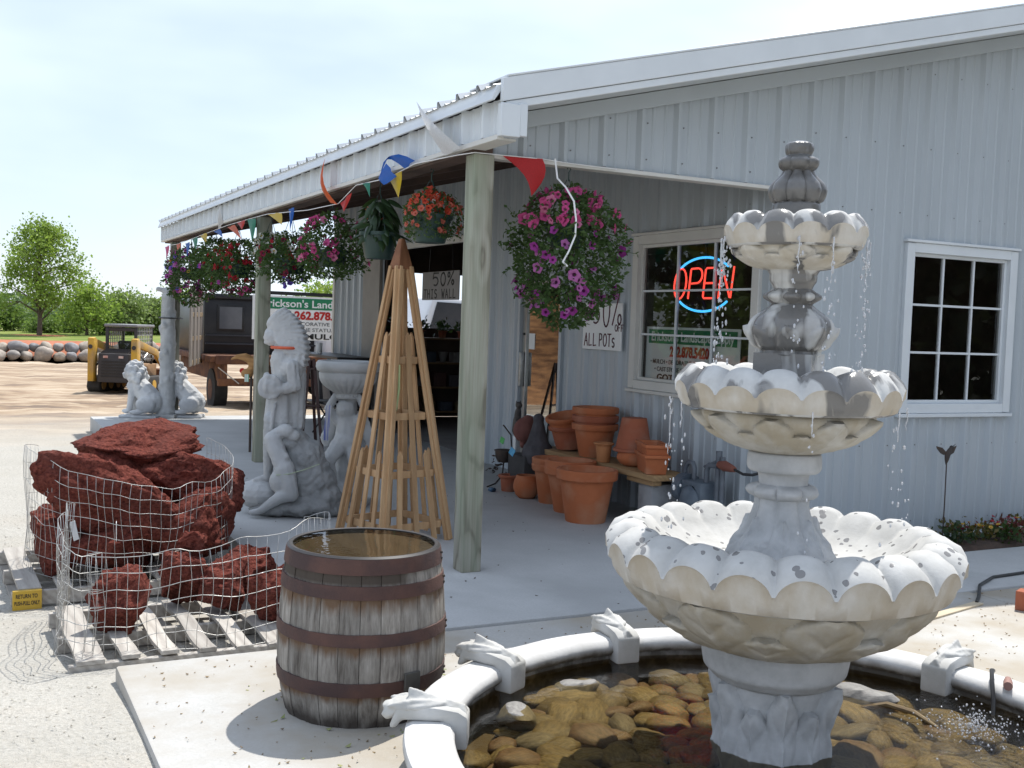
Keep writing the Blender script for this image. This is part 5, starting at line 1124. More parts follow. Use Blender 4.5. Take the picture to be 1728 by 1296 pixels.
# cherub planter -------------------------------------------------------
CP = thing('cherub_planter', 'grey stone planter bowl carried by a winged cherub behind the obelisk', 'planter', (.03,2.62,0), RZ)
relief([(.93,.10),(.95,.11),(.97,.10),(1.0,.15),(1.05,.215),(1.10,.245),(1.15,.252),(1.165,.24)], 36, 144, lambda a,t_,z,r: .012*(abs(math.cos(a*12))-.5)*math.sin(PI*min(1,t_*1.05))).build('bowl', statuegrey, CP, smooth=True, sharp=60)
MB().lathe([(.238,1.155),(.268,1.17),(.28,1.20),(.278,1.235),(.262,1.255),(.235,1.255),(.22,1.24),(.21,1.19),(.12,1.10),(.001,1.09)],64).build('rim', statuegrey, CP, smooth=True, sharp=60)
q = MB()
q.ell((-.01,-.04,.84),(.085,.085,.09)).ell((-.01,-.12,.835),(.014,.016,.016)).cap((0,-.01,.76),(0,0,.60),.085,.105).ell((0,-.03,.56),(.115,.10,.09)).cap((-.09,-.03,.73),(-.16,-.05,.84),.04,.035).cap((-.16,-.05,.84),(-.10,-.03,.95),.036,.03).cap((.09,-.03,.73),(.16,-.05,.84),.04,.035).cap((.16,-.05,.84),(.10,-.03,.95),.036,.03)
for s_ in (-1,1):
    for k in range(4): q.ell((s_*(.13+.022*k),.08,.72-.055*k),(.045,.022,.075),(0,s_*.3,0))
q.cap((-.06,-.05,.52),(-.13,-.14,.40),.075,.062).cap((-.13,-.14,.40),(-.09,-.08,.20),.055,.04).cap((.06,-.04,.52),(.09,-.10,.38),.075,.06).cap((.09,-.10,.38),(.07,-.06,.16),.055,.04).ell((-.10,-.12,.17),(.04,.07,.03)).ell((.07,-.10,.13),(.04,.07,.03)).ell((0,.03,.10),(.19,.18,.11)).ell((0,.06,.3),(.12,.12,.22)).cap((0,.03,.3),(0,.02,.95),.08,.08)
link('cherub', setmat(sculpt(q, .011, 3, ndisp(.004,13,.003,45)), statuegrey), CP)
MB().box(-.2,.2,-.17,.2,0,.04).build('plinth', statuegrey, CP, bev=.008)
MB().bar((-.13,-.19,.88),(-.15,-.20,.58),.045,.003,up=(0,-1,0)).build('blue_striped_tag', M('blue_white_tag', (.03,.07,.38), (.6,.6,.6), 30, .5, stretch=(6,1,.02), lo=.48, hi=.52), CP)

# lions ----------------------------------------------------------------
def lion_mesh():
    q = MB(); q.ell((-.17,0,.565),(.075,.07,.085)).ell((-.235,0,.535),(.045,.045,.042)).ell((-.235,0,.50),(.035,.04,.022)).ell((-.27,0,.548),(.014,.022,.012)).ell((-.20,-.04,.60),.026).ell((-.20,.04,.60),.026)
    random.seed(3)
    for ring_, (x0, rr_, zc) in enumerate(((-.16,.115,.575),(-.11,.15,.555),(-.05,.165,.52),(.0,.16,.46))):
        for i in range(13):
            a = 2*PI*(i+.5*(ring_ % 2))/13; q.ell((x0+.015*math.sin(i*5), rr_*math.cos(a)*.82, zc+rr_*math.sin(a)),(.045,.032,.045),(random.uniform(-.6,.6),.5,0),8,6)
    for i in range(9): q.ell((-.15+.012*(i % 3),-.08+.02*i,.40-.03*(i % 2)),(.035,.026,.06),(0,.2,0),8,6)
    q.ell((-.07,0,.54),(.11,.115,.13)).ell((-.08,0,.42),(.10,.11,.12)).cap((-.05,0,.40),(.09,0,.25),.125,.145).ell((.14,0,.18),(.16,.155,.16)).cap((-.11,-.065,.38),(-.145,-.07,.07),.052,.04).cap((-.11,.065,.38),(-.145,.07,.07),.052,.04).ell((-.19,-.07,.05),(.065,.045,.032)).ell((-.19,.07,.05),(.065,.045,.032)).ell((.10,-.13,.15),(.14,.06,.115)).ell((.10,.13,.15),(.14,.06,.115)).ell((-.02,-.15,.045),(.10,.04,.032)).ell((-.02,.15,.045),(.10,.04,.032)).tube([(.26,0,.08),(.31,.06,.05),(.22,.18,.05),(.08,.2,.05)],[.03,.026,.024,.035],8)
    return setmat(sculpt(q, .010, 2, ndisp(.003,16,.003,50)), lionwhite)
lm_ = lion_mesh(); lp_ = MB().box(-.25,.27,-.18,.18,0,.035).mesh('plinth', lionwhite, bev=.01)
LN = thing('lion_statue', 'white stone sitting lion at the porch end in front of the loader', 'statue', (-.47,10.93,0), R(-32), 'white stone lions'); link('lion', lm_, LN, (0,0,.03)); link('plinth', lp_, LN)
LN.scale = (1.14,)*3
copy_tree(LN, (.13,10.90,0), R(-20), 'white stone lion partly hidden behind the far porch post')
# carved pillar tied to the far post -----------------------------------
PI_ = thing('pillar_statue', 'tall slender carved grey stone pillar figure strapped to the far porch post', 'statue', (-.13,10.83,0), RZ)
q = MB(); q.tube([(0,0,.05),(.0,0,.6),(.01,0,1.2),(0,0,1.85)],[.125,.115,.11,.10],14)
random.seed(9)
for i in range(26):
    a = i*.85; z = .2+i*.06; q.ell((.085*math.cos(a),.085*math.sin(a),z),(.045,.05,.085),(0,.4,a),8,6)
q.ell((0,-.01,1.84),(.105,.10,.10)).ell((0,0,1.93),(.09,.09,.07)).cap((-.05,-.02,1.95),(-.15,-.03,1.965),.04,.035).ell((0,0,.08),(.16,.15,.09))
link('carved_figure', setmat(sculpt(q, .014, 3, ndisp(.008,12,.004,40)), statuegrey), PI_)
MB().box(-.17,.17,-.15,.15,0,.06).build('plinth', statuegrey, PI_, bev=.012)
MB().lathe([(.115,0),(.12,.01),(.115,.02)],20,(.03,.05,1.52),1.5,1.6).build('strap', black, PI_)
# carved wooden bird on a stake behind the middle post ------------------
WB = thing('wooden_bird', 'brown carved wooden bird with long beak on a stake behind the middle post', 'ornament', (.10,6.4,0), RZ)
q = MB().tube([(-.245,0,1.09),(-.17,0,1.125),(-.08,0,1.125),(-.01,0,1.09),(.02,0,1.02),(-.02,0,.95),(-.06,0,.91)],[.012,.03,.05,.055,.055,.05,.04],10).ell((-.05,0,.93),(.075,.05,.06)).ell((.03,0,1.05),(.05,.06,.09))
link('bird', setmat(sculpt(q, .01, 3), woodmat('carved_wood', (.40,.22,.08), (.32,.17,.06), (.24,.12,.04), 8, 'X', 3)), WB)
MB().tube([(0,0,0),(0,0,.95)],.015,7).build('stake', iron, WB); MB().obox((-.04,-.06,.88),(.05,.004,.09)).build('tag', M('green_white_tag', (.15,.42,.25), (.65,.68,.66), 30, .5, stretch=(5,1,.02), lo=.48, hi=.52), WB)
# easel, chair, dark table at the far end of the porch ------------------
ES = thing('display_easel', 'dark folding easel frame behind the chief statue', 'easel', (.82,6.4,0), RZ)
mar = M('dark_maroon_paint', (.055,.02,.018), (.035,.015,.014), 6, .5)
for a, c in (((-.10,0,0),(-.02,0,1.12)),((.16,0,0),(.03,0,1.12)),((.03,.3,0),(.0,.02,1.1))): MB().bar(a, c, .035, .02, up=(0,1,0)).build('leg', mar, ES)
MB().bar((-.08,-.01,.55),(.12,-.01,.55),.03,.02).bar((-.05,-.012,1.0),(.06,-.012,1.0),.05,.02).build('ledge', mar, ES)
CR = thing('folding_chair', 'black folding metal chair on the porch near the sliding door', 'chair', (1.72,8.3,0), R(20))
for y in (-.2,.2):
    MB().tube([(-.2,y,0),(.18,y,.46)],.012,7).build('leg', black, CR); MB().tube([(.2,y,0),(-.16,y,.46),(-.22,y,.62)],.012,7).build('leg', black, CR)
    MB().tube([(.18,y,.44),(.26,y,.86)],.012,7).build('back_post', black, CR)
MB().box(-.2,.2,-.2,.2,.445,.465).build('seat', black, CR, bev=.006); MB().obox((.245,0,.78),(.015,.4,.14),(0,.18,0)).build('backrest', black, CR)
DT = thing('display_table', 'long black-topped display table against the far porch wall', 'table', (2.12,9.6,0))
MB().box(-.28,.28,-1.05,1.05,1.02,1.06).build('table_top', black, DT, bev=.004)
for x in (-.24,.24):
    for y in (-1,1): MB().box(x-.025,x+.025,y-.025,y+.025,0,1.018).build('leg', black, DT)
MB().box(-.2,.22,-.95,.95,.28,.31).build('shelf', black, DT)
dbin = M('dark_grey_bin', (.07,.065,.07), (.05,.048,.05), 4, .6)
for i, y in enumerate((8.85,9.35,9.95)):
    tag(MB().hexa([(-.16,-.2,0),(.16,-.2,0),(.16,.2,0),(-.16,.2,0),(-.2,-.235,.55),(.2,-.235,.55),(.2,.235,.55),(-.2,.235,.55)]).build('storage_bin', dbin, None, bev=.012, loc=(2.12,y,.314)), 'dark grey storage bin under the black table, '+('nearest the opening','middle one','farthest from the opening')[i], 'bin', 'bins under the display table')
tag(MB().lathe([(.001,0),(.05,0),(.05,.16),(.048,.17),(.001,.17)],18).build('white_canister', white, None, smooth=True, sharp=40, loc=(1.98,9.9,1.061)), 'small white canister standing on the black display table', 'canister')
tag(link('fallen_leaf', blm, None, (-.14,3.4,.02), (0,0,.4), .16), 'single brown leaf lying on the porch floor by the middle post', 'leaf')
bpy.data.objects['fallen_leaf'].data = blm.copy(); setmat(bpy.data.objects['fallen_leaf'].data, M('brown_leaf', (.30,.17,.07), (.24,.13,.05), 5, .8))

# ================================================================== lava rock, pallets and wire
m, t, b = newmat('red_lava_rock'); v = coords(t)
n1 = noisef(t, v, 5, 6, .6); n2 = noisef(t, v, 38, 6, .7); vo = N(t, 'TexVoronoi', Scale=34); t.links.new(v, vo.inputs['Vector'])
col = ramp(t, n2, [(.30, (.04,.012,.010)), (.45, (.17,.042,.031)), (.68, (.30,.088,.060))]); col = mixc(t, ramp(t, n1, [(.45, g(0)), (.68, g(.6))]), col, (.17,.06,.046))
t.links.new(col, b.inputs['Base Color']); b.inputs['Roughness'].default_value = .95; b.inputs['Specular IOR Level'].default_value = .15
q = bump(t, b, n2, 1.0, .04); bump(t, b, vo.outputs['Distance'], .9, .02, q)
lava = m
def lava_rock(loc, rad, rot, seed, label, res=72, sharpness=.30):
    mb = MB().ell((0,0,0),(1,1,1),nu=res,nv=res*2//3); off = Vector((seed*7.3, seed*3.1, seed)); pl = []
    random.seed(seed)
    for i in range(9):
        d_ = Vector((random.gauss(0,1),random.gauss(0,1),random.gauss(0,1))).normalized(); pl.append((d_, random.uniform(.55,.80)))
    out = []
    for p in mb.v:
        p = Vector(p); n = p.normalized()
        for d_, k in pl:
            e = p.dot(d_)-k
            if e > 0: p = p-d_*e*.94
        w = sharpness*.55*noise.noise(n*1.7+off)+.10*noise.noise(n*4+off)+.045*noise.noise(n*9+off)+.03*noise.noise(n*18+off)+.02*noise.noise(n*34+off)
        out.append(Vector((p.x*rad[0],p.y*rad[1],p.z*rad[2]))+Vector((n.x*w*rad[0],n.y*w*rad[1],n.z*w*rad[2])))
    mb.v = [tuple(p) for p in out]
    o = mb.build('lava_rock', lava, None, smooth=True, sharp=180, loc=loc); o.rotation_euler = rot
    return tag(o, label, 'rock', 'red lava rocks on pallets')
lava_rock((-2.05,1.0,.37),(.54,.26,.25),(.05,.50,.10),1,'long slanting slab of red lava rock at the front of the caged pile')
lava_rock((-1.80,1.72,.64),(.52,.42,.17),(.05,-.06,.1),2,'broad red lava rock capping the top of the pile')
lava_rock((-1.48,1.42,.42),(.38,.36,.22),(.0,.28,-.2),3,'red lava rock on the right shoulder of the caged pile')
lava_rock((-1.92,1.58,.47),(.42,.34,.18),(.1,.25,.5),12,'dark red lava rock wedged under the capping rock')
lava_rock((-1.55,.98,.18),(.28,.28,.30),(.2,.1,.4),4,'red lava rock at the lower right of the caged pile')
lava_rock((-2.42,1.12,.14),(.15,.26,.26),(.1,-.1,.2),5,'narrow red lava rock at the lower left of the caged pile')
lava_rock((-2.05,1.02,.10),(.36,.27,.23),(.1,.1,.6),6,'red lava rock at the bottom centre of the caged pile')
lava_rock((-1.9,1.6,.2),(.55,.42,.35),(.1,.1,.3),13,'red lava rock buried in the middle of the pile')
lava_rock((-2.20,-.34,.08),(.19,.17,.185),(.1,.05,.5),7,'single red lava rock at the left of the front pallet')
lava_rock((-1.80,-.02,.10),(.14,.15,.20),(.1,-.2,.2),8,'upright red lava rock in the middle of the front pallet')
lava_rock((-1.62,-.22,.09),(.18,.17,.17),(.0,.2,.8),9,'red lava rock leaning right of the upright one on the front pallet')
lava_rock((-1.42,-.50,.08),(.16,.16,.17),(.2,.0,.3),10,'red lava rock at the front pallet corner behind the barrel')
lava_rock((-1.40,.02,.10),(.20,.18,.18),(.2,.1,1.3),14,'red lava rock at the back right corner of the front pallet')
lava_rock((-1.76,.06,.28),(.10,.09,.08),(.3,.1,.3),11,'small red lava rock perched on the front pallet group')
def pallet(name_label, loc, wx, wy, rz, nb, top=.13, curl=0):
    P = thing('wooden_pallet', name_label, 'pallet', loc, rz, 'wooden pallets under the lava rock')
    for i in range(nb):
        x = -wx/2+wx*(i+.5)/nb; w = (.13 if i in (0, nb-1) else .085)
        random.seed(i+int(wx*100)); mb = MB(); n = 8; vs = []
        for j in range(n+1):
            y = -wy/2+wy*j/n+random.uniform(-.004,.004); bend = curl*.012*math.sin(j*1.1+i)
            vs += [(x-w/2,y,top-.02+bend),(x+w/2,y,top-.02+bend),(x+w/2,y,top+bend),(x-w/2,y,top+bend)]
        mb.add(vs, [(j*4+k, j*4+(k+1) % 4, (j+1)*4+(k+1) % 4, (j+1)*4+k) for j in range(n) for k in range(4)]+[(3,2,1,0),(n*4,n*4+1,n*4+2,n*4+3)])
        mb.build('deck_board', palletw, P)
    for y in (-wy/2+.025, 0, wy/2-.025): MB().box(-wx/2-.005,wx/2+.005,y-.02,y+.02,.021,top-.021).build('stringer', palletw, P, bev=.003)
    for x in (-wx/2+.06, 0, wx/2-.06): MB().box(x-.05,x+.05,-wy/2,wy/2,0,.018).build('bottom_board', palletw, P)
    return P
pallet('grey wooden pallet in front with a few rocks and bare slats', (-1.95,-.38,-.19), 1.12, 1.06, R(1), 6, .125, 1)
pb = pallet('grey wooden pallet under the tall caged rock pile', (-2.02,1.32,-.20), 1.38, 1.26, R(2), 7, .13)
ym = M('yellow_label', (.52,.33,.03), (.45,.28,.03), 5, .6)
lb = MB().box(-.69,-.53,-.67,-.632,.01,.125).build('yellow_label', ym, pb)
mb = text_mb('RETURN TO', .034, (1,0,0), (0,0,1), (-.675,-.671,.082), .0005, .0006, 'LEFT', 1, 1, .12); mb.build('lettering', inkblk, lb)
mb = text_mb('PUSH-PULL ONLY', .034, (1,0,0), (0,0,1), (-.682,-.671,.04), .0005, .0006, 'LEFT', 1, 1, .14); mb.build('lettering', inkblk, lb)
def wire_sheet(name, label, path, z0, z1, seed, dv=.05, dh=.095, wob=.012, zt_fn=None):
    path = [Vector((x,y,0)) for x, y in path]; L_ = [0]
    for p, q in zip(path, path[1:]): L_.append(L_[-1]+(q-p).length)
    tot = L_[-1]
    def at(s_):
        for i in range(len(path)-1):
            if s_ <= L_[i+1] or i == len(path)-2: return path[i].lerp(path[i+1], (s_-L_[i])/max(1e-6,(L_[i+1]-L_[i])))
    nv = int(tot/dv); nh = int((z1-z0)/dh); mb = MB()
    def pt(i, z):
        s_ = min(tot, tot*i/nv); p = at(s_); zt_ = z1 if zt_fn is None else zt_fn(s_/tot)
        zz = z0+(z-z0)*(zt_-z0)/(z1-z0); off = Vector((i*.21, z*2.2, seed))
        return Vector((p.x+wob*noise.noise(off*1.1)*2.2, p.y+wob*noise.noise(off*1.1+Vector((9,0,0)))*2.2, zz+wob*.8*noise.noise(off*1.7+Vector((0,7,0)))*2))
    for i in range(nv+1): mb.tube([pt(i, z0+(z1-z0)*k/nh) for k in range(nh+1)], .0017, 4)
    for k in range(nh+1): mb.tube([pt(i, z0+(z1-z0)*k/nh) for i in range(nv+1)], .0019, 4)
    return tag(mb.build(name, galv, None, smooth=True, sharp=180), label, 'wire mesh')
el = [(-1.93+.66*math.cos(a), 1.30+.68*math.sin(a)) for a in [R(q) for q in range(150, 395, 10)]]
wire_sheet('wire_mesh', 'bent wire mesh wrapped round the tall lava rock pile', el, -.06, .70, 2, .055, .10, .016, lambda u: .62+.10*math.sin(u*7+.6))
wire_sheet('wire_mesh', 'slack wire mesh fence standing along the front pallet', [(-2.38,.45),(-2.44,.1),(-2.50,-.3),(-2.53,-.72),(-2.46,-.88),(-2.36,-.82),(-2.44,-.74),(-2.40,-.80),(-2.1,-.86),(-1.7,-.88),(-1.4,-.86),(-1.16,-.70),(-1.10,-.5),(-1.14,-.42),(-1.22,-.46)], -.08, .50, 5, .05, .095, .018, lambda u: .47+.06*math.sin(u*9))
for p, rz_, lb in (((-2.36,.50,.36),.5,'white paper tag tied to the wire near the left fold'), ((-2.12,.52,.34),1.4,'small white tag in the middle of the wire cage')):
    o = MB().obox((0,0,-.06),(.035,.003,.12),(0,-.25,rz_)).build('paper_tag', white, None, loc=p); tag(o, lb, 'tag')
# ================================================================== beyond the porch
def tz(y): return float(np.interp(y, [42.4,43.2,46,53,60,200],[-.45,.02,.12,.20,.25,.3]))
xs_ = list(np.linspace(-60,120,46)); ys_ = [42.4,43.2,44,45,46,47,48,50,53,57,60,66,75,90,120,200]
mb = MB(); nx = len(xs_); mb.add([(x,y,tz(y)+(.05*noise.noise(Vector((x*.3,y*.3,2))) if y > 43.5 else 0)) for y in ys_ for x in xs_], [(j*nx+i, j*nx+i+1, (j+1)*nx+i+1, (j+1)*nx+i) for j in range(len(ys_)-1) for i in range(nx-1)])
m, t, b = newmat('terrace_grass_and_mulch'); v = coords(t); sep = N(t, 'SeparateXYZ'); t.links.new(v, sep.inputs[0])
gcol = ramp(t, noisef(t, v, .5, 6), [(.3, (.10,.15,.035)), (.55, (.19,.23,.06)), (.75, (.30,.29,.12))])
mcol = ramp(t, noisef(t, v, 4, 6), [(.3, (.30,.105,.06)), (.7, (.46,.20,.125))])
mr = N(t, 'MapRange'); mr.inputs[1].default_value = 47.3; mr.inputs[2].default_value = 46.6; t.links.new(sep.outputs[1], mr.inputs[0])
col = mixc(t, mr.outputs[0], gcol, mcol); ds = N(t, 'VectorMath', operation='DISTANCE'); t.links.new(v, ds.inputs[0]); ds.inputs[1].default_value = (.65,53.4,.2)
mr2 = N(t, 'MapRange'); mr2.inputs[1].default_value = 1.5; mr2.inputs[2].default_value = 1.1; t.links.new(ds.outputs['Value'], mr2.inputs[0]); col = mixc(t, mr2.outputs[0], col, mcol)
t.links.new(col, b.inputs['Base Color']); b.inputs['Roughness'].default_value = 1; b.inputs['Specular IOR Level'].default_value = .1
struct(mb.build('terrace', m, None, smooth=True, sharp=180))
# boulder wall
bcol = [M('boulder_%d' % i, c, tuple(q*.75 for q in c), 3, .9, .3, 12, c3=tuple(q*.6 for q in c), sc3=1) for i, c in enumerate(((.36,.33,.30),(.44,.38,.32),(.28,.27,.27),(.42,.36,.29)))]
random.seed(5); bm_ = []
for i in range(6):
    q = MB().ell((0,0,0),(1,1,1),nu=18,nv=12); q.v = [tuple(Vector(p)*(1+.30*noise.noise(Vector(p)*1.0+Vector((i*11,2,0)))+.06*noise.noise(Vector(p)*4))) for p in q.v]; bm_.append(q)
bl_ = ['pale grey','tan','dark grey','buff']
n_b = 0; cn = {}
def ORD(n): return ['','first','second','third','fourth','fifth','sixth','seventh','eighth','ninth','tenth','eleventh','twelfth','thirteenth','fourteenth','fifteenth','sixteenth','seventeenth','eighteenth','nineteenth','twentieth','twenty-first','twenty-second','twenty-third','twenty-fourth','twenty-fifth'][n]
for row, (y, z, r0) in enumerate(((42.0,-.36,.29),(42.35,-.05,.26))):
    x = -3.2+row*.35
    while x < 6.8:
        r = r0*random.uniform(.75,1.3); k = random.randrange(4); me = bm_[n_b % 6].mesh('boulder', bcol[k], smooth=True, sharp=80)
        x += r*1.05
        o = link('boulder', me, None, (x, y+random.uniform(-.1,.1), z+random.uniform(-.04,.04)), (random.gauss(0,.2),random.gauss(0,.2),random.uniform(0,6)), (r*1.2,r,r*.85)); x += r*1.05
        cn[row] = cn.get(row, 0)+1
        tag(o, '%s boulder, %s from the left in the %s row of the far stone wall' % (bl_[k], ORD(cn[row]), ('lower','upper')[row]), 'boulder', 'boulders of the far stone wall'); n_b += 1
# trees -----------------------------------------------------------------
bark = M('tree_bark', (.13,.10,.075), (.08,.06,.045), 9, .95, .5, 30)
def tree(name, label, loc, H, crown, nl, ls, seed, mat, lumps=26, trunk=.13, grp='trees beyond the lot', spread=.30, cat='tree'):
    """crown = (z0, z1, radius): leaves gather round branch ends spread through that volume"""
    rng = np.random.default_rng(seed); random.seed(seed); o = thing(name, label, cat, loc, 0, grp); z0, z1, rad = crown
    tips = []
    mb = MB(); mb.tube([(0,0,-.1),(.05*H*.1,0,z0*.6),(-.02*H,.02*H,(z0+z1)/2),(.01*H,0,z1*.9)],[trunk,trunk*.8,trunk*.45,trunk*.1],9)
    for i in range(lumps):
        u = (i+.5)/lumps; z = z0+(z1-z0)*(u**.85)
        pr = math.sin(PI*min(.97,(.22+.76*u)))**.75; a = i*2.399+random.gauss(0,.3); r = rad*pr*random.uniform(.35,1.0)
        tip = Vector((r*math.cos(a), r*math.sin(a), z+random.gauss(0,.03*H))); tips.append(tip)
        b0 = Vector((0,0,max(z0*.5, z-.25*(z1-z0)*random.uniform(.6,1.1)))); mid = b0.lerp(tip,.55)+Vector((0,0,.05*H*random.uniform(-.2,1)))
        mb.tube([b0,mid,tip],[trunk*.32*(1-.6*u)+.01,trunk*.2*(1-.6*u)+.008,.006],6)
        for k in range(2):
            s2 = tip+Vector((random.gauss(0,1),random.gauss(0,1),random.gauss(.3,.7))).normalized()*rad*.28; mb.tube([mid,mid.lerp(s2,.6),s2],[trunk*.12+.005,trunk*.08+.004,.004],5); tips.append(s2)
    mb.build('trunk', bark, o, smooth=True, sharp=60)
    T = np.array(tips); idx = rng.integers(0, len(T), nl); sg = rad*spread*rng.uniform(.5,1.0,len(T))
    P = T[idx]+rng.normal(size=(nl,3))*sg[idx][:,None]*np.array([1,1,.75]); d, s_ = rdirs(rng, nl, -.2)
    V, F_ = leaves_np(P, d, s_, rng.uniform(.6,1.3,nl)*ls, .75); c = link('crown', np_mesh('crown', V, F_, mat), o); c['kind'] = 'stuff'
    return o
tree('shade_tree', 'tall bright green tree standing alone in a red mulch ring', (.65,53.4,.2), 6.0, (1.3,5.5,1.95), 8500, .15, 1, treeleaf, 40, .14, spread=.20)
spec = [(3.1,55.5,2.9,3.9,1.7,treeleaf,'bright green bushy tree just right of the tall shade tree'),(5.0,58,2.6,3.3,1.6,treeleaf3,'pale green thin-crowned tree behind the loader'),(6.6,60,2.3,3.0,1.3,treeleaf3,'pale green small tree beside the far porch post'),(-1.6,60,2.2,2.9,1.7,treeleaf2,'dark green bushy tree at the left picture edge'),(8.6,60,3.0,3.8,1.8,treeleaf,'green tree behind the stake truck'),(13.5,47,4.6,4.7,2.0,treeleaf,'tall leafy tree rising behind the landscape sign'),(17.8,62,3.4,4.2,2.2,treeleaf2,'green tree behind the far corner of the store')]
for i, (x, y, h, hc, r, mt, lb) in enumerate(spec): tree('background_tree', lb, (x,y,tz(y)), hc, (.4,hc*.64,r*.85), 2300, .18, 40+i, mt, 22, .10)
hs_ = ['leftmost low','rounded','sprawling','dense','thin','wide','ragged','squat','broad','farthest right']
for i in range(10):
    x = -3.5+i*1.55; y = 57+(i*37 % 5)
    tree('hedge_shrub', '%s dark green shrub in the hedgerow beyond the grass' % hs_[i], (x,y,tz(y)), 1.2, (.05,.60+.55*((i*7) % 3)/2,.95), 1500, .17, 70+i, treeleaf2, 14, .05, 'hedgerow shrubs', .34, 'shrub')
# far wooded ridge
rng = np.random.default_rng(5); nl = 26000
X_ = rng.uniform(-40,140,nl); Y_ = rng.uniform(78,120,nl); top = 1.15+.55*np.sin(X_*.21)+.5*np.sin(X_*.53+1)+.02*(Y_-78); Z_ = tz(90)+rng.random(nl)*top
d, s_ = rdirs(rng, nl); V, F_ = leaves_np(np.stack([X_,Y_,Z_],1), d, s_, rng.uniform(.5,1.1,nl)*.8, .8); tag(link('far_woods', np_mesh('far_woods', V, F_, leafmat('far_wood_leaf', (.075,.12,.05), (.13,.18,.075), .3, sc=.15))), 'distant pale green woods along the horizon', 'woods', None, 'stuff')
# trees and mulch heap that the panes reflect (out of frame)
for i, (x, y, h) in enumerate(((-13,13,7),(-17,21,8),(-12,30,7.5),(-22,33,9))): tree('yard_tree', ['leafy yard tree nearest the store, mirrored in the porch window','tall yard tree mirrored in the porch window','far yard tree mirrored in the glass door','tallest yard tree behind the mulch heap'][i], (x,y,-.3), h, (.8,h,2.9), 3600, .38, 90+i, treeleaf2, 26, .2, 'yard trees')
for i, (x, y, h) in enumerate(((15,-9,7),(19,-14,8),(13,-16,7.5))): tree('yard_tree', ['dense tree to the right of the yard, mirrored in the gable window','tall dense tree mirrored in the gable window','third dense tree right of the yard'][i], (x,y,-.2), h, (.3,h,3.4), 6000, .40, 97+i, sprucel, 30, .2, 'yard trees', .36)
mb = MB(); n = 40; mb.add([(-3.7+7*i/n, -3+6*j/n, max(-.1, 2.9*math.exp(-((i/n-.5)**6/.004+(j/n-.5)**2/.05))+.12*noise.noise(Vector((i*.4,j*.4,0))))) for j in range(n+1) for i in range(n+1)], [(j*(n+1)+i, j*(n+1)+i+1, (j+1)*(n+1)+i+1, (j+1)*(n+1)+i) for j in range(n) for i in range(n)])
tag(mb.build('mulch_heap', M('wood_mulch', (.42,.20,.08), (.16,.07,.03), 2.5, .95, .8, 25, stretch=(1,1,4)), None, smooth=True, sharp=180, loc=(-7.5,20.5,-.42)), 'heap of brown wood mulch mirrored in the glass door', 'mulch heap')

# skid steer loader -------------------------------------------------------
LD = thing('skid_steer_loader', 'yellow skid steer loader with black cab and rear grille parked on the dirt lot', 'loader', (1.05,23.6,-.50), R(60))
# local: x forward, y to its left, z up; rear end faces the camera
dk = M('loader_dark_grey', (.05,.045,.045), (.035,.03,.03), 4, .6); tan = M('loader_dust', (.33,.20,.10), (.24,.14,.07), 4, .9)
MB().box(-.85,.75,-.42,.42,.26,.72).build('chassis', tan, LD, bev=.03)
MB().hexa([(-1.12,-.40,.28),(-.85,-.42,.28),(-.85,.42,.28),(-1.12,.40,.28),(-1.06,-.40,1.02),(-.80,-.42,1.02),(-.80,.42,1.02),(-1.06,.40,1.02)]).build('engine_door', dk, LD, bev=.03)
for k in range(6): MB().box(-1.122+.006*k,-1.10+.006*k,-.30,.30,.42+k*.075,.455+k*.075).build('grille_slat', black, LD)
for y in (-.2,.2): MB().box(-1.09,-1.06,y-.06,y+.06,.90,.96).build('tail_light', M('tail_lamp', (.5,.2,.16), (.6,.5,.45), 9, .3), LD)
for k in range(5): MB().box(-1.0+k*.07,-.96+k*.07,-.36,.36,1.02+.02*k,1.05+.02*k).build('hood_louvre', dk, LD)
for y in (-.56,.56):
    w = .08
    MB().prism([(-1.15,.30),(-.93,.30),(-.90,1.28),(-1.0,1.42),(-1.15,1.40)], y-w, y+w).build('arm_tower', yellowp, LD, bev=.02)
    MB().prism([(-1.0,1.20),(-.92,1.38),(.30,1.12),(1.15,.62),(1.20,.42),(1.02,.44),(.22,.96)], y-.05, y+.05).build('lift_arm', yellowp, LD, bev=.015)
    tk = MB(); pts = [(-.98,.14),(-.90,.03),(-.75,0),(.55,0),(.72,.05),(.78,.2),(.70,.36),(.52,.42),(-.75,.42),(-.92,.36)]
    tk.prism(pts, y*1.02-.17, y*1.02+.17).build('track', rubber, LD, bev=.03)
    for x in (-.7,-.25,.2,.55): MB().tube([(x,y*1.02-.185,.2),(x,y*1.02+.185,.2)],.13,16).build('track_wheel', yellowp, LD, smooth=True, sharp=40)
    MB().tube([(-1.156,y,1.18),(-1.17,y,1.18)],.055,14).build('pivot_pin', dk, LD, smooth=True, sharp=40)
    MB().tube([(-.8,y*.8,.5),(.0,y*.8,1.0)],.035,8).build('lift_cylinder', galv, LD)
cab = link('cab', None, LD)
for x in (-.62,.45):
    for y in (-.38,.38): MB().bar((x,y,.72),(x*.93+.02,y,1.70),.06,.06).build('cab_post', dk, cab, bev=.01)
MB().box(-.66,.52,-.44,.44,1.69,1.76).build('cab_roof', M('cab_roof_grey', (.22,.22,.22), (.17,.17,.17), 4, .6), cab, bev=.02)
MB().add([(-.60,-.33,.95),(-.60,.33,.95),(-.56,.33,1.62),(-.56,-.33,1.62)], [(3,2,1,0)])
q = MB(); q.add([(-.60,-.35,.95),(-.60,.35,.95),(-.56,.35,1.66),(-.56,-.35,1.66)], [(3,2,1,0)]); q.build('rear_window', glass, cab)
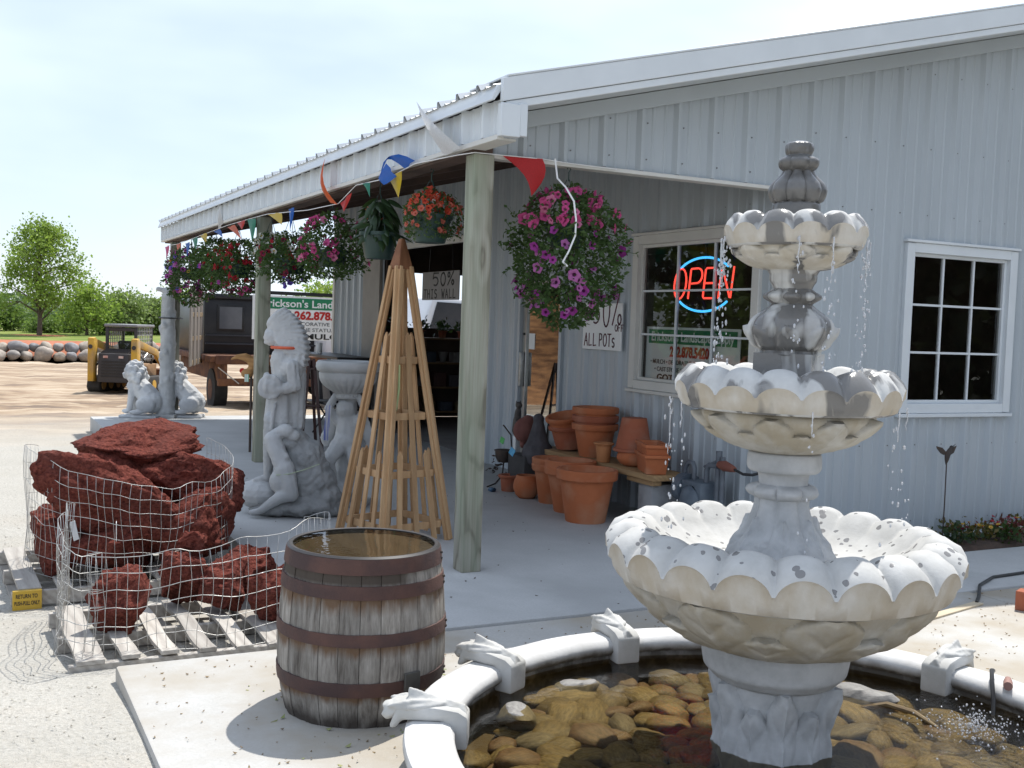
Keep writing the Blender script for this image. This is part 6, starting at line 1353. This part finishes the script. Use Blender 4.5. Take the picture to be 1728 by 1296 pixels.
for y in (-.40,.40):
    q = MB()
    for k in range(9): q.tube([(-.56+k*.115,y,.80),(-.55+k*.113,y,1.68)],.014,5)
    for k in range(8): q.tube([(-.58,y,.86+k*.105),(.45,y,.86+k*.105)],.009,5)
    q.build('side_screen', M('pale_screen_paint', (.42,.43,.42), (.36,.37,.36), 5, .6), cab)
MB().box(-.60,-.57,-.42,.42,.72,.96).box(-.60,-.56,-.42,-.33,.96,1.68).box(-.60,-.56,.33,.42,.96,1.68).box(-.60,-.565,-.33,.33,1.58,1.68).build('cab_back_panel', dk, cab, bev=.012)
MB().tube([(-1.0,.46,.7),(-.6,.50,.95),(-.2,.48,.8)],.02,6).tube([(-1.0,-.46,.7),(-.6,-.50,.95),(-.2,-.48,.8)],.02,6).build('hydraulic_hoses', black, LD, smooth=True)
MB().box(-.2,.25,-.22,.22,.74,.86).obox((-.24,0,1.08),(.1,.42,.5),(0,-.15,0)).build('seat', black, cab, bev=.03)
MB().hexa([(1.0,-.75,.05),(1.5,-.75,.03),(1.5,.75,.03),(1.0,.75,.05),(1.02,-.75,.55),(1.12,-.75,.58),(1.12,.75,.58),(1.02,.75,.55)]).build('bucket', rustm, LD, bev=.01)

# stake-body truck ---------------------------------------------------------
TK = thing('stake_truck', 'black stake-body truck with rusty rear frame parked behind the porch', 'truck', (1.45,15.4,-.36), R(0))
bedw = woodmat('stake_board_wood', (.27,.24,.21), (.22,.195,.17), (.16,.14,.12), 8, 'Z', 3)
MB().box(0,3.6,0,5.0,1.02,1.14).build('bed_deck', rustm, TK, bev=.01)
MB().box(.1,3.5,-.06,.0,.98,1.16).build('rear_sill', rustm, TK, bev=.01)
MB().box(.12,3.5,1.3,1.36,1.142,2.36).build('headboard', blackpaint, TK, bev=.02)
MB().box(.12,.18,1.362,4.9,1.142,2.30).build('side_panel', blackpaint, TK, bev=.02)
MB().box(.12,3.5,1.2,1.29,2.30,2.40).build('top_rail', blackpaint, TK, bev=.015)
MB().box(.38,.95,1.27,1.298,1.62,2.18).build('window_frame', black, TK, bev=.01)
q = MB(); q.add([(.43,1.262,1.67),(.90,1.262,1.67),(.90,1.262,2.13),(.43,1.262,2.13)], [(0,1,2,3)]); q.build('cab_window', M('smoky_glass', (.11,.115,.125), (.14,.145,.155), 3, .15), TK)
MB().box(.15,3.5,1.24,1.298,1.34,1.37).box(.15,3.5,1.245,1.298,1.52,1.545).build('trim_rail', M('dark_rail', (.05,.055,.065), (.04,.04,.05), 3, .4), TK)
for k, (x, y) in enumerate(((-.46,-.42),(-.30,.05),(-.14,.55),(.02,1.05))):
    MB().bar((x,y,.95),(x,y,2.50),.30,.03,up=(.95,-.3,0)).build('stake', bedw, TK, bev=.004)
for z in (1.02,1.48,1.95): MB().bar((-.45,-.36,z),(.05,1.12,z),.03,.09).build('stake_rail', woodmat('rail_wood%d' % int(z*100), (.36,.27,.17), (.30,.22,.13), (.22,.16,.09), 6, 'Y', 3), TK, bev=.004)
MB().box(.25,.33,-.04,4.6,.62,.98).box(1.9,1.98,-.04,4.6,.62,.98).build('chassis_rail', rustm, TK, bev=.01)
MB().box(.15,2.1,-.08,.06,.55,.70).prism([(.9,.3),(1.5,.3),(1.35,.56),(1.05,.56)],-.05,.1).build('rear_bumper', rustm, TK, bev=.012)
MB().tube([(.15,-.02,.92),(.55,-.1,.60)],.012,6).build('drawbar', galv, TK)
for x in (.62,): MB().tube([(x,-.075,.86),(x,-.05,.86)],.055,14).build('tail_lamp', M('red_lamp', (.55,.02,.02), (.5,.02,.02), 3, .3), TK, smooth=True, sharp=40)
MB().box(.84,.98,-.075,-.055,.80,.92).build('plate', M('plate_white', (.4,.38,.36), (.35,.33,.31), 4, .6), TK)
for x in (.35,1.75):
    w = MB().tube([(x-.14,1.0,.42),(x-.13,1.0,.42),(x+.13,1.0,.42),(x+.14,1.0,.42)],[.38,.43,.43,.38],28).build('wheel', rubber, TK, smooth=True, sharp=40); MB().tube([(x-.146,1.0,.42),(x+.146,1.0,.42)],.22,20).build('hub', rustm, w, smooth=True, sharp=40)
tag(MB().box(-.30,.30,-.03,.03,-.25,.25).build('board_scrap', bedw, None, bev=.005, loc=(2.75,14.2,-.02)), 'grey board leaning on the ground under the truck frame', 'board')
# landscape sign beyond the porch
SG = thing('roadside_sign', 'large white landscape supply sign with green band beyond the porch end', 'sign', (3.64,14.9,1.585)); banner(SG, 3.0, .875, (1,0,0), (0,0,1), (0,-1,0))
for x in (-1.3,1.3): MB().box(x-.04,x+.04,.01,.09,-1.95,.55).build('sign_post', black, SG)
MB().box(-1.5,1.5,.01,.06,.45,.52).build('top_bar', black, SG)
# white pickup seen through the shop
PK = thing('white_truck', 'white truck seen through the opening at the back of the shop', 'truck', (7.3,18.2,-.3), R(12)); PK.scale = (1.5,)*3
wp = M('white_car_paint', (.72,.73,.74), (.68,.69,.70), 3, .25)
MB().prism([(-2.4,.45),(2.4,.45),(2.5,.75),(2.45,1.02),(1.3,1.1),(.75,1.62),(-.55,1.66),(-.75,1.12),(-2.4,1.1)],-.85,.85).build('body', wp, PK, bev=.06)
for y in (-.86,.86):
    q = MB(); q.prism([(1.05,1.13),(.68,1.55),(.15,1.57),(.15,1.13)], y-.008, y+.008).prism([(.08,1.13),(.08,1.57),(-.48,1.58),(-.62,1.13)], y-.008, y+.008).build('side_window', M('car_glass', (.03,.035,.04), (.05,.05,.055), 3, .1), PK)
    for x in (-1.5,1.55): MB().tube([(x,y-.10*(1 if y > 0 else -1),.36),(x,y+.02*(1 if y > 0 else -1),.36)],.36,24).build('wheel', rubber, PK, smooth=True, sharp=40)
# shelves in the shop -------------------------------------------------------
SH = thing('shop_shelves', 'dark wooden shelving with wares inside the open doorway', 'shelves', (4.0,10.2,0))
shw = woodmat('shelf_wood', (.26,.17,.09), (.21,.14,.07), (.15,.10,.05), 7, 'X', 3)
for z in (.12,.52,.92,1.32): MB().box(-1.1,1.4,-.2,.2,z,z+.03).build('shelf', shw, SH)
for x in (-1.1,-.2,.6,1.4): MB().box(x-.02,x+.02,-.19,.19,0,1.34).build('upright', shw, SH)
random.seed(12); cols = [M('ware_%d' % i, c, tuple(q*.7 for q in c), 9, .6) for i, c in enumerate(((.10,.09,.10),(.25,.24,.23),(.12,.06,.05),(.08,.10,.13),(.20,.15,.08)))]
names = ['jar','vase','box','bowl']; cnt = {}
ordn = ['leftmost','second','third','fourth','fifth','sixth','seventh','eighth','ninth','tenth','eleventh']
for si, z in enumerate((.152,.552,.952)):
    x = -1.0; k = 0
    while x < 1.3 and k < 9:
        r = random.uniform(.06,.11); h = random.uniform(.14,.28); kind = random.randrange(4); mt = random.choice(cols)
        if kind == 2: q = MB().box(-r,r,-r,r,0,h); me = q.mesh('box', mt, bev=.006)
        else:
            pf = [[(.001,0),(r*.9,0),(r,h*.5),(r*.8,h*.85),(r*.5,h*.9),(r*.5,h),(.001,h)],[(.001,0),(r*.5,0),(r*.9,h*.4),(r*.4,h*.8),(r*.6,h),(.001,h*.98)],None,[(.001,0),(r*.5,0),(r,h*.6),(r*1.02,h*.62),(.001,h*.4)]][kind]
            me = MB().lathe(pf,18).mesh(names[kind], mt, smooth=True, sharp=50)
        o = link('shelf_'+names[kind], me, None, (4.0+x+r, 10.12, z)); x += 2*r+.07
        tag(o, '%s item on the %s shelf inside the shop, a dull %s' % (ordn[k], ('bottom','middle','upper')[si], names[kind]), names[kind], 'wares on the shop shelves'); k += 1
for i, (x, c_) in enumerate(((3.35,orr),(3.75,leafdk),(4.15,cor),(4.5,leafdk))):
    rng = np.random.default_rng(200+i); o = thing('potted_plant', ['leftmost potted plant on the shop top shelf','second potted plant on the shop top shelf','third potted plant on the shop top shelf','rightmost potted plant on the shop top shelf'][i], 'plant', (x,10.15,1.352), 0, 'plants on the top shelf')
    MB().lathe(potprof(.05,.075,.12),18).build('pot', terradark, o, smooth=True, sharp=40)
    n = 60; d, s_ = rdirs(rng, n, .4); V, F_ = leaves_np(np.array([0,0,.12])+rng.normal(size=(n,3))*np.array([.06,.06,.05])+np.array([0,0,.06]), d, s_, rng.uniform(.05,.12,n), .6); link('leaves', np_mesh('leaves', V, F_, c_ if i % 2 else leafdk), o)['kind'] = 'stuff'
# flower bed along the gable ------------------------------------------------
soil = M('dark_bed_mulch', (.045,.03,.022), (.08,.05,.035), 14, .95, .8, 40)
mb = MB(); xs2 = np.linspace(2.65,9,90); mb.add([(x, y, -.03+.05*noise.noise(Vector((x*4,y*6,0)))+(.03 if -.55 < y < -.1 else -.05)) for y in (-.62,-.5,-.35,-.2,-.08,-.04) for x in xs2], [(j*90+i, j*90+i+1, (j+1)*90+i+1, (j+1)*90+i) for j in range(5) for i in range(89)])
struct(mb.build('flower_bed', soil, None, smooth=True, sharp=180))
random.seed(77); pos = ['first','second','third','fourth','fifth','sixth','seventh','eighth','ninth','tenth','eleventh','twelfth','thirteenth','fourteenth','fifteenth','sixteenth']
fm = [leafmat('bed_leaf_%d' % i, c, tuple(q*1.5 for q in c), .3) for i, c in enumerate(((.028,.052,.015),(.11,.014,.022),(.10,.075,.02),(.018,.035,.014)))]
fn = ['green','dark red','yellowish','deep green']
for i in range(16):
    rng = np.random.default_rng(300+i); k = random.choice((1,1,3,0,2,1)); x = 4.15+i*.16; o = thing('bedding_plant', '%s leafy %s bedding plant from the left in the wall-side bed' % (pos[i], fn[k]), 'plant', (x, -.30+random.uniform(-.15,.12), -.01), 0, 'bedding plants along the wall')
    n = 130; d, s_ = rdirs(rng, n, .5); P = rng.normal(size=(n,3))*np.array([.07,.07,.035])+np.array([0,0,.07]); V, F_ = leaves_np(P, d, s_, rng.uniform(.03,.06,n), .6); link('leaves', np_mesh('leaves', V, F_, fm[k]), o)['kind'] = 'stuff'
    for j in range(5): link('flower', FL[('wh','rd','yel','bur')[k]], o, (random.gauss(0,.06),random.gauss(0,.06),.12+random.uniform(0,.03)), (random.uniform(-.5,.5),random.uniform(-.5,.5),0), .55)
# cord, strip and clay piece on the right -----------------------------------
tag(MB().tube([(2.66,-1.80,.0),(2.80,-1.70,.003),(3.05,-1.50,.008),(3.35,-1.36,.008),(3.75,-1.33,.008),(4.3,-1.20,.008)],.011,7).build('power_cord', black, None, smooth=True), 'black cord running over the walkway at the right edge', 'cord')
tag(MB().bar((1.9,-1.99,-.006),(2.68,-1.80,-.006),.06,.012).build('wood_strip', M('pale_strip', (.55,.47,.34), (.48,.40,.28), 6, .8), None, bev=.002), 'pale wooden strip lying on the concrete behind the fountain', 'wood strip')
q = MB().obox((0,0,.06),(.11,.16,.12),(0,0,.4)).obox((.06,-.02,.13),(.09,.10,.08),(.3,.2,.9)); tag(link('clay_piece', setmat(sculpt(q,.008,2), terradark), None, (2.86,-2.03,-.014)), 'broken orange clay block on the ground at the right edge', 'clay block')
# ground litter -------------------------------------------------------------
def litter(n, box_, seed, zf, sz, mat, label, nm, flat=True):
    rng = np.random.default_rng(seed); x = rng.uniform(box_[0],box_[1],n); y = rng.uniform(box_[2],box_[3],n)
    z = np.array([zf(a, c) for a, c in zip(x, y)]); P = np.stack([x,y,z+.004],1); a = rng.random(n)*2*PI
    d = np.stack([np.cos(a),np.sin(a),rng.normal(0,.25,n)],1); d /= np.linalg.norm(d,axis=1)[:,None]; s_ = np.stack([-np.sin(a),np.cos(a),rng.normal(0,.25,n)],1); s_ /= np.linalg.norm(s_,axis=1)[:,None]
    V, F_ = leaves_np(P, d, s_, rng.uniform(.5,1.6,n)*sz, .5, -.6); tag(link(nm, np_mesh(nm, V, F_, mat)), label, 'litter', None, 'stuff')
litter(1500, (-2.3,3.2,-4.2,-1.25), 1, lambda x,y: -.010, .014, M('dry_leaf_bits', (.22,.16,.08), (.14,.10,.06), 9, .9), 'dry leaf bits scattered over the concrete apron', 'leaf_litter')
litter(90, (-1.9,-.9,-2.9,-1.7), 4, lambda x,y: -.010, .026, M('green_leaf_bits', (.20,.26,.08), (.30,.28,.14), 9, .9), 'green and tan leaf bits around the barrel', 'leaf_litter')
litter(90, (-1.1,2.4,-1.1,4.5), 2, lambda x,y: .002, .016, M('dark_leaf_bits', (.06,.045,.03), (.09,.07,.05), 9, .9), 'dark specks of leaf litter on the porch floor', 'leaf_litter')
litter(5500, (-5.5,-2.36,-4.5,4), 3, gz, .013, M('stone_chips', (.36,.34,.29), (.22,.20,.165), 9, .9, lo=.42, hi=.58), 'loose chips and grit on the gravel yard', 'stone_chips')
